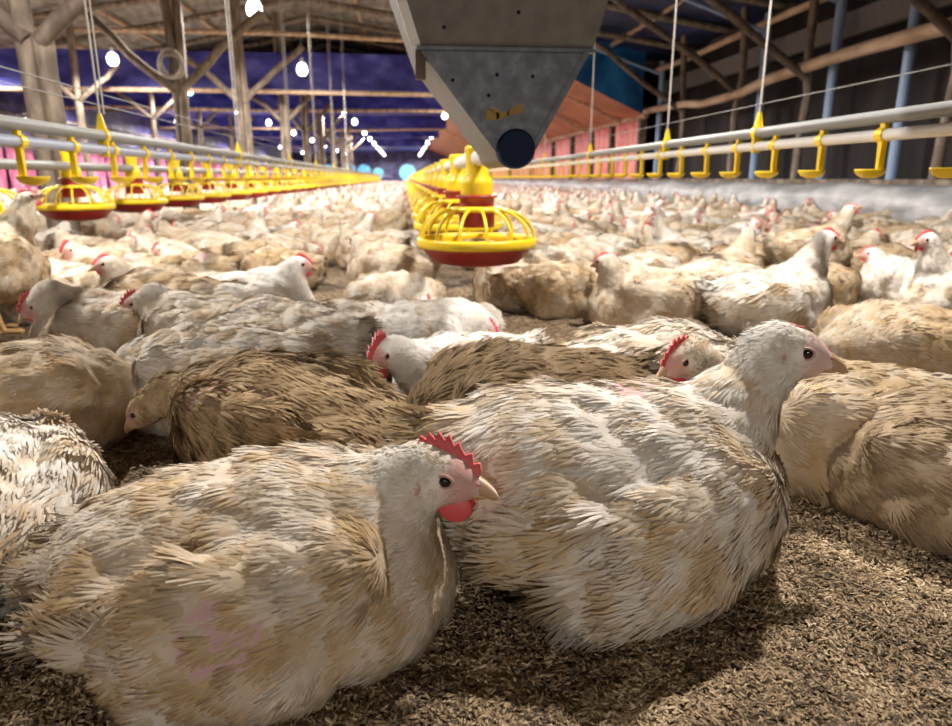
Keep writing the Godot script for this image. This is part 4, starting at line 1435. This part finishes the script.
func build_flock() -> void:
	var fine := {"cell": 0.0075, "fine_head": 0.0028, "feathers": 7500, "blades": 7}
	var mid := {"cell": 0.0085, "fine_head": 0.0036, "feathers": 4200, "blades": 5}
	var far := {"cell": 0.0100, "feathers": 2300, "blades": 4, "detail": false}
	# --- the birds that can be told apart
	own({"seed": 3, "neck": [[0.066, 0.104, 0, 0.064], [0.100, 0.138, 0, 0.044], [0.120, 0.158, 0, 0.029]], "tail": -0.03, "tilt": -0.012, "head": Vector3(0.146, 0.176, 0.010), "look": Vector3(1, -0.16, 0.16), "comb": 0.013, "wattle": 0.013, "head_size": 1.2, "dirt": 0.2, "clean": CREAM.lerp(WHITE, 0.5), "bare": [[Vector3(0.012, 0.100, 0.155), 0.036], [Vector3(-0.045, 0.150, 0.115), 0.024]], "droop": 0.015, "fat": 1.02, "long": 1.12, "feather_len": 0.92}.merged(fine), 258, 468, -6, 0.96, "cream chicken with small serrated red comb resting right in front of the dark brown one")
	own({"seed": 8, "neck": [[0.068, 0.108, 0, 0.060], [0.118, 0.165, 0, 0.040], [0.148, 0.208, 0, 0.028]], "head": Vector3(0.164, 0.226, 0.006), "look": Vector3(1, -0.14, 0.45), "comb": 0.0035, "spikes": 5, "wattle": 0.0, "head_size": 1.22, "pink_face": 0.6, "dirt": 0.05, "clean": WHITE, "tan": Color(0.56, 0.40, 0.21), "droop": 0.03, "fat": 1.07, "tilt": 0.024, "long": 1.1, "bare": [[Vector3(0.02, 0.185, 0.0), 0.03]]}.merged(fine), 618, 408, 6, 1.04, "white chicken with raised neck and almost no comb on the lit litter")
	own({"seed": 12, "neck": neck_low(), "head": Vector3(0.175, 0.075, 0.0), "look": Vector3(0.7, -0.7, -0.2), "comb": 0.006, "dirt": 0.5, "clean": Color(0.62, 0.52, 0.41), "tan": Color(0.40, 0.29, 0.175), "droop": 0.02}.merged(mid), 956, 400, 150, 0.88, "tan chicken lying with its back to the white raised-neck chicken, head out of sight")
	own({"seed": 14, "neck": [[0.070, 0.100, 0, 0.066], [0.130, 0.125, 0, 0.044], [0.198, 0.165, 0, 0.028]], "head": Vector3(0.232, 0.186, 0.0), "look": Vector3(0.85, -0.40, -0.35), "comb": 0.013, "wattle": 0.014, "head_size": 1.1, "dirt": 0.30, "clean": CREAM}.merged(mid), 842, 364, 174, 0.95, "golden-tan chicken with red comb, its face showing behind the white raised neck")
	own({"seed": 16, "neck": [[0.070, 0.085, 0, 0.064], [0.098, 0.090, -0.01, 0.045], [0.110, 0.082, -0.02, 0.030]], "head": Vector3(0.122, 0.070, -0.025), "look": Vector3(0.7, -0.7, -0.3), "comb": 0.006, "dirt": 0.9, "clean": Color(0.46, 0.36, 0.23), "tan": Color(0.27, 0.185, 0.10), "dark": Color(0.10, 0.068, 0.038), "droop": 0.01, "feather_len": 1.25}.merged(mid), 520, 350, 190, 1.02, "dark brown dirty chicken lying between the two large pale ones")
	own({"seed": 18, "neck": [[0.075, 0.095, 0, 0.062], [0.135, 0.115, 0, 0.040], [0.190, 0.112, 0, 0.027]], "long": 1.08, "head": Vector3(0.222, 0.090, -0.01), "look": Vector3(0.72, -0.62, -0.25), "comb": 0.0, "wattle": 0.0, "pink_face": 0.5, "dirt": 0.75, "clean": Color(0.62, 0.50, 0.34), "tan": Color(0.40, 0.28, 0.155), "dark": Color(0.15, 0.10, 0.055), "tilt": -0.028, "tail": -0.012, "bare": [[Vector3(0.062, 0.135, -0.085), 0.036]], "feather_len": 1.3}.merged(mid), 285, 364, 160, 0.96, "brown dirty chicken pecking downwards, with a bare pink shoulder")
	own_at({"seed": 21, "neck": [[0.070, 0.100, 0, 0.062], [0.128, 0.140, 0, 0.042], [0.172, 0.168, 0, 0.029]], "head": Vector3(0.203, 0.174, 0.0), "look": Vector3(0.95, -0.30, -0.35), "comb": 0.022, "wattle": 0.017, "head_size": 1.12, "dirt": -0.3, "clean": WHITE}.merged(mid), Vector2(0.102, -1.185), 214, 0.86, "white chicken with tall red comb and full wattle peering over the dark brown one")
	own({"seed": 23, "neck": neck_low(), "head": Vector3(0.165, 0.055, 0.0), "look": Vector3(0.8, -0.6, 0.0), "comb": 0.008, "dirt": 0.0, "clean": WHITE}.merged(mid), 210, 328, 186, 0.95, "plump cream chicken lying just behind the brown pecking one, head hidden")
	own({"seed": 25, "neck": neck_low(), "head": Vector3(0.165, 0.055, 0.0), "look": Vector3(0.8, -0.6, 0.0), "comb": 0.008, "dirt": -0.05, "clean": WHITE}.merged(mid), -52, 434, 108, 0.92, "white chicken lying tail outwards at the edge of the bare litter patch")
	own_at({"seed": 27, "neck": [[0.066, 0.105, 0, 0.064], [0.104, 0.120, 0, 0.046], [0.125, 0.126, 0, 0.030]], "head": Vector3(0.142, 0.126, 0.005), "look": Vector3(0.9, -0.3, 0.1), "comb": 0.013, "dirt": -0.35, "clean": WHITE}.merged(mid), Vector2(0.066, -1.48), -40, 0.9, "clean white chicken hunched down in front of the yellow feed pan")
	own_at({"seed": 29, "neck": neck_rest(), "head": Vector3(0.150, 0.168, -0.010), "look": Vector3(0.95, -0.35, -0.4), "comb": 0.017, "wattle": 0.014, "dirt": 0.02, "clean": CREAM.lerp(WHITE, 0.5)}.merged(mid), Vector2(-0.465, -1.60), 180, 0.92, "cream chicken with bright red comb leaning over a plump neighbour's back")
	own_at({"seed": 31, "neck": neck_rest(), "head": Vector3(0.145, 0.160, 0.0), "look": Vector3(0.75, -0.55, -0.25), "comb": 0.016, "wattle": 0.012, "dirt": 0.0, "clean": CREAM.lerp(WHITE, 0.5)}.merged(mid), Vector2(-0.70, -1.66), 205, 0.95, "cream chicken with red comb bowing its head towards the bare litter")
	# --- kinds that recur through the flock
	var kinds := [
		{"seed": 40, "neck": neck_up(), "head": Vector3(0.136, 0.258, 0), "look": Vector3(1, -0.1, 0), "comb": 0.011, "dirt": -0.08, "clean": WHITE},
		{"seed": 41, "neck": neck_rest(), "head": Vector3(0.132, 0.196, 0), "look": Vector3(1, -0.15, 0), "comb": 0.013, "dirt": -0.3, "clean": WHITE},
		{"seed": 42, "neck": neck_rest(), "head": Vector3(0.125, 0.195, 0.015), "look": Vector3(0.6, -0.15, 0.8), "comb": 0.013, "dirt": 0.1, "clean": CREAM},
		{"seed": 43, "neck": neck_low(), "head": Vector3(0.165, 0.060, 0.0), "look": Vector3(0.8, -0.6, 0.0), "comb": 0.008, "dirt": -0.05, "clean": CREAM.lerp(WHITE, 0.6)},
		{"seed": 44, "neck": neck_low(), "head": Vector3(0.165, 0.060, 0.0), "look": Vector3(0.8, -0.6, 0.0), "comb": 0.010, "dirt": 0.3, "clean": CREAM},
		{"seed": 45, "neck": neck_low(), "head": Vector3(0.188, 0.110, 0.0), "look": Vector3(0.95, -0.25, 0.2), "comb": 0.013, "dirt": 0.08, "clean": CREAM.lerp(WHITE, 0.5)},
		{"seed": 46, "neck": neck_up(), "head": Vector3(0.125, 0.255, -0.015), "look": Vector3(0.5, -0.1, -0.85), "comb": 0.015, "dirt": 0.12, "clean": CREAM},
		{"seed": 47, "neck": neck_rest(), "head": Vector3(0.125, 0.190, -0.015), "look": Vector3(0.6, -0.3, -0.75), "comb": 0.016, "dirt": 0.22, "clean": CREAM, "bare": [[Vector3(-0.02, 0.12, 0.15), 0.04], [Vector3(-0.06, 0.16, -0.05), 0.035]]},
		{"seed": 48, "neck": [[0.070, 0.130, 0, 0.058], [0.110, 0.200, 0, 0.040], [0.125, 0.235, 0, 0.027]], "head": Vector3(0.138, 0.262, 0), "look": Vector3(0.9, 0.35, 0), "comb": 0.010, "dirt": 0.2, "clean": CREAM, "lift": 0.12},
	]
	for kd: Dictionary in kinds:
		protos.append(make_bird(kd.merged(far)))
		proto_used.append(false)
	place_copy(8, Vector3(-1.16, 0.0, -2.02), 35, 0.95, "standing chicken reaching up under the yellow drinker beside the split-log post", "")
	use(3, 278, 300, 160, 1.0, "cream chicken lying beyond the plump one, beside a strip of bare litter")
	use(3, 655, 325, 20, 1.05, "big cream chicken with hidden head, beside bare litter behind the white raised neck")
	use(0, 775, 268, 0, 1.02, "cream chicken sitting tall, beak pointing at a red-combed neighbour")
	use(4, 905, 305, 190, 1.0, "tan chicken lying with its breast towards the tall sitting one")
	use(0, 962, 268, 182, 0.95, "red-combed chicken facing the beak of the tall sitting one")
	use(2, 648, 268, 185, 0.98, "tan chicken with red comb sitting to one side of the bare litter strip")
	use(5, 720, 262, 175, 0.98, "tan chicken crouched between two red-combed neighbours behind the big cream one")
	use(4, 566, 262, -20, 0.92, "golden-tan chicken lying under the edge of the yellow feed pan")
	use(7, 512, 258, 100, 0.92, "dirty chicken with bare reddish patches in front of the yellow feed pan")
	use(5, 395, 276, -60, 0.9, "cream chicken with lowered head beside the strip of bare litter, before the feed pan")
	use(2, 388, 245, 185, 0.95, "cream chicken with red comb just behind the lowered-head one by the feed pan")
	use(1, 252, 270, -5, 1.0, "white chicken with red comb facing the strip of bare litter")
	use(4, 160, 282, 175, 1.0, "brownish chicken lying behind the one with the bright red comb")
	use(7, 112, 252, 200, 1.0, "brown chicken with bare purple back patch among pale neighbours")
	use(3, 40, 262, 190, 1.0, "off-white chicken lying behind the bowing one")
	use(4, 12, 348, 20, 0.95, "tan chicken half hidden behind the bowing one at the edge of bare litter")
	use(3, 352, 328, 200, 0.76, "white chicken back showing behind the tall-combed one's face")
	# --- the rest of the flock, on a jittered grid
	var r := RandomNumberGenerator.new()
	r.seed = 77
	var spots: Array = []
	var clear := [ground_at(340, 300), ground_at(575, 330), ground_at(60, 450), ground_at(110, 410), ground_at(850, 620), ground_at(740, 690), ground_at(480, 700), ground_at(20, 620), ground_at(330, 320), ground_at(345, 280), ground_at(560, 345), ground_at(600, 318)]
	var rowi := 0
	var z := -0.75
	while z > -50.0:
		var dz := 0.285 if z > -9.0 else 0.33
		z -= dz
		rowi += 1
		var x := WALL_L + 0.35 + (0.16 if rowi % 2 == 0 else 0.0)
		while x < WALL_R - 0.62:
			x += 0.315 if z > -9.0 else 0.36
			var p := Vector3(x + r.randf_range(-0.06, 0.06), 0, z + r.randf_range(-0.06, 0.06))
			var size := r.randf_range(0.80, 0.95)
			var turn := r.randf_range(0.0, 360.0)
			if r.randf() < 0.55:
				turn = [0.0, 180.0][r.randi() % 2] + r.randf_range(-30, 30)
			var q := cam.transform.affine_inverse() * (p + Vector3(0, 0.12, 0))
			if -q.z < 0.5:
				continue
			var sx := 476.0 + FOCAL * q.x / -q.z
			if sx < -60.0 or sx > 1015.0 or (p.z > -1.9 and (sx < -30.0 or sx > 985.0)):
				continue
			if p.z > -1.62 and absf(sx - 476.0) < 560.0:
				continue          # this ground is taken by the birds placed by hand
			var ok := true
			for o in placed:
				if Vector2(o.x - p.x, o.z - p.z).length() < 0.27:
					ok = false
					break
			for o: Vector3 in clear:
				if Vector2(o.x - p.x, o.z - p.z).length() < 0.22:
					ok = false
					break
			for fx: float in [0.205, -1.6]:
				var z0 := -2.04 if fx > 0.0 else -2.83
				var step := 0.72 if fx > 0.0 else 0.79
				var near := roundf((p.z - z0) / -step)
				if near >= 0.0 and Vector2(p.x - fx, p.z - (z0 - near * step)).length() < 0.24:
					ok = false
			for pz: float in [-4.2, -6.55, -9.0]:
				if Vector2(p.x + 1.92, p.z - pz).length() < 0.2:
					ok = false
			if ok:
				spots.append([-q.z, p, turn, size])
	spots.sort_custom(func(a: Array, b: Array) -> bool: return a[0] < b[0])
	var labels := ["white chicken with raised neck and small red comb in the crowd beyond the bare litter", "clean white chicken sitting low with red comb in the crowd", "cream chicken with head turned aside in the crowd", "cream chicken lying with its head hidden in the crowd", "tan dirty chicken lying with its head hidden in the crowd", "cream chicken crouched with neck stretched low in the crowd", "tan chicken with raised neck turned aside in the crowd", "dirty chicken with bare pink patches in the crowd", "standing chicken with raised head in the crowd"]
	var groups := ["raised-neck white chickens in the crowd", "low-sitting white chickens in the crowd", "cream chickens looking aside in the crowd", "cream chickens with hidden heads in the crowd", "tan chickens with hidden heads in the crowd", "crouching cream chickens in the crowd", "raised-neck tan chickens in the crowd", "bare-patched chickens in the crowd", "standing chickens in the crowd"]
	var pick := [0, 1, 1, 2, 2, 3, 3, 3, 4, 4, 4, 5, 5, 6, 7, 7]
	var singles := 300 - placed.size()
	var rest: Array = []
	for i in spots.size():
		var s: Array = spots[i]
		if i < singles:
			var kd: int = pick[r.randi() % pick.size()]
			if r.randf() < 0.03:
				kd = 8
			var p: Vector3 = s[1]
			p.y = gh(p.x, p.z) if absf(p.x) < 2.0 and p.z > -3.2 else 0.0
			place_copy(kd, p, s[2], s[3], labels[kd], groups[kd])
		else:
			rest.append(s)
	# --- past the first 300: one flock of copies
	var flock := Node3D.new()
	flock.name = "distant_flock"
	add_child(flock)
	tag(flock, "dense mass of pale chickens stretching away to the end of the shed", "flock", "", "stuff")
	var low := {"cell": 0.014, "feathers": 700, "blades": 3, "detail": false}
	for kd in 4:
		var b := make_bird((kinds[[0, 2, 3, 6][kd]] as Dictionary).merged(low))
		var joined := ArrayMesh.new()
		for c in b.get_children():
			if c is MeshInstance3D and c.name in ["body", "plumage", "comb", "beak"]:
				var arr: Array = (c as MeshInstance3D).mesh.surface_get_arrays(0)
				var tr: Transform3D = (c as MeshInstance3D).transform
				var vv: PackedVector3Array = arr[Mesh.ARRAY_VERTEX]
				var nv: PackedVector3Array = arr[Mesh.ARRAY_NORMAL]
				if tr != Transform3D.IDENTITY:
					for i in vv.size():
						vv[i] = tr * vv[i]
						nv[i] = (tr.basis * nv[i]).normalized()
				arr[Mesh.ARRAY_VERTEX] = vv
				arr[Mesh.ARRAY_NORMAL] = nv
				joined.add_surface_from_arrays(Mesh.PRIMITIVE_TRIANGLES, arr)
				joined.surface_set_material(joined.get_surface_count() - 1, (c as MeshInstance3D).material_override)
		remove_child(b)
		b.free()
		var xs: Array = []
		for i in rest.size():
			if i % 4 == kd:
				var s: Array = rest[i]
				xs.append(Transform3D(Basis(Vector3.UP, deg_to_rad(s[2])).scaled(Vector3.ONE * s[3]), s[1]))
		var mm := MultiMesh.new()
		mm.transform_format = MultiMesh.TRANSFORM_3D
		mm.mesh = joined
		mm.instance_count = xs.size()
		for i in xs.size():
			mm.set_instance_transform(i, xs[i])
		var mi := MultiMeshInstance3D.new()
		mi.name = "far_chickens"
		mi.multimesh = mm
		mi.set_meta("kind", "stuff")
		flock.add_child(mi, true)

# ------------------------------------------------------------------ rice husks
func build_husks() -> void:
	var mb := MB.new()
	# a husk: a little boat, 7 mm long
	var n := 4
	var prof := [[-0.5, 0.0], [-0.28, 0.8], [0.05, 1.0], [0.32, 0.7], [0.5, 0.0]]
	for i in n + 1:
		var q: Array = prof[i]
		for j in 3:
			var zz: float = (j - 1) * float(q[1])
			mb.vert(Vector3(float(q[0]) * 0.0072, (0.0011 if j == 1 else 0.0) * float(q[1]), zz * 0.0012), Vector3(0, 1.0, (j - 1) * 0.8).normalized())
	for i in n:
		for j in 2:
			var q := i * 3 + j
			mb.tri(q, q + 1, q + 3); mb.tri(q + 1, q + 4, q + 3)
	var r := RandomNumberGenerator.new()
	r.seed = 5
	var count := 150000
	var mm := MultiMesh.new()
	mm.transform_format = MultiMesh.TRANSFORM_3D
	mm.use_colors = true
	mm.mesh = mb.mesh()
	mm.instance_count = count
	for i in count:
		var z := 1.0 / lerpf(1.0 / 0.40, 1.0 / 2.9, r.randf())
		var x := (r.randf() * 2.0 - 1.0) * (0.80 * z + 0.06) + 0.1 * z
		var cl := noise2.get_noise_2d(x * 9.0, z * 9.0)
		var t := clampf(r.randf() * 0.9 + cl * 0.5, 0.0, 1.0)
		var c := Color(0.12, 0.082, 0.048).lerp(Color(0.40, 0.285, 0.165), smooth01(0.05, 0.55, t)).lerp(Color(0.66, 0.53, 0.34), smooth01(0.7, 1.0, t))
		var b := Basis(Vector3.UP, r.randf() * TAU) * Basis(Vector3(0, 0, 1), r.randfn() * 0.30) * Basis(Vector3(1, 0, 0), r.randfn() * 0.5)
		mm.set_instance_transform(i, Transform3D(b * r.randf_range(0.75, 1.2), Vector3(x, gh(x, -z) + r.randf_range(0.0, 0.005), -z)))
		mm.set_instance_color(i, c)
	var mi := MultiMeshInstance3D.new()
	mi.name = "rice_husk_litter"
	mi.multimesh = mm
	mi.material_override = mats["husk"]
	add_child(mi)
	tag(mi, "loose tan rice husks strewn over the shed floor", "litter", "", "stuff")


func _ready() -> void:
	rng.seed = 4242
	setup_view()
	make_materials()
	build_floor()
	build_shell()
	build_roof()
	build_posts()
	build_lamps()
	build_drinkers()
	build_feeders()
	build_roll()
	build_flock()
	build_husks()
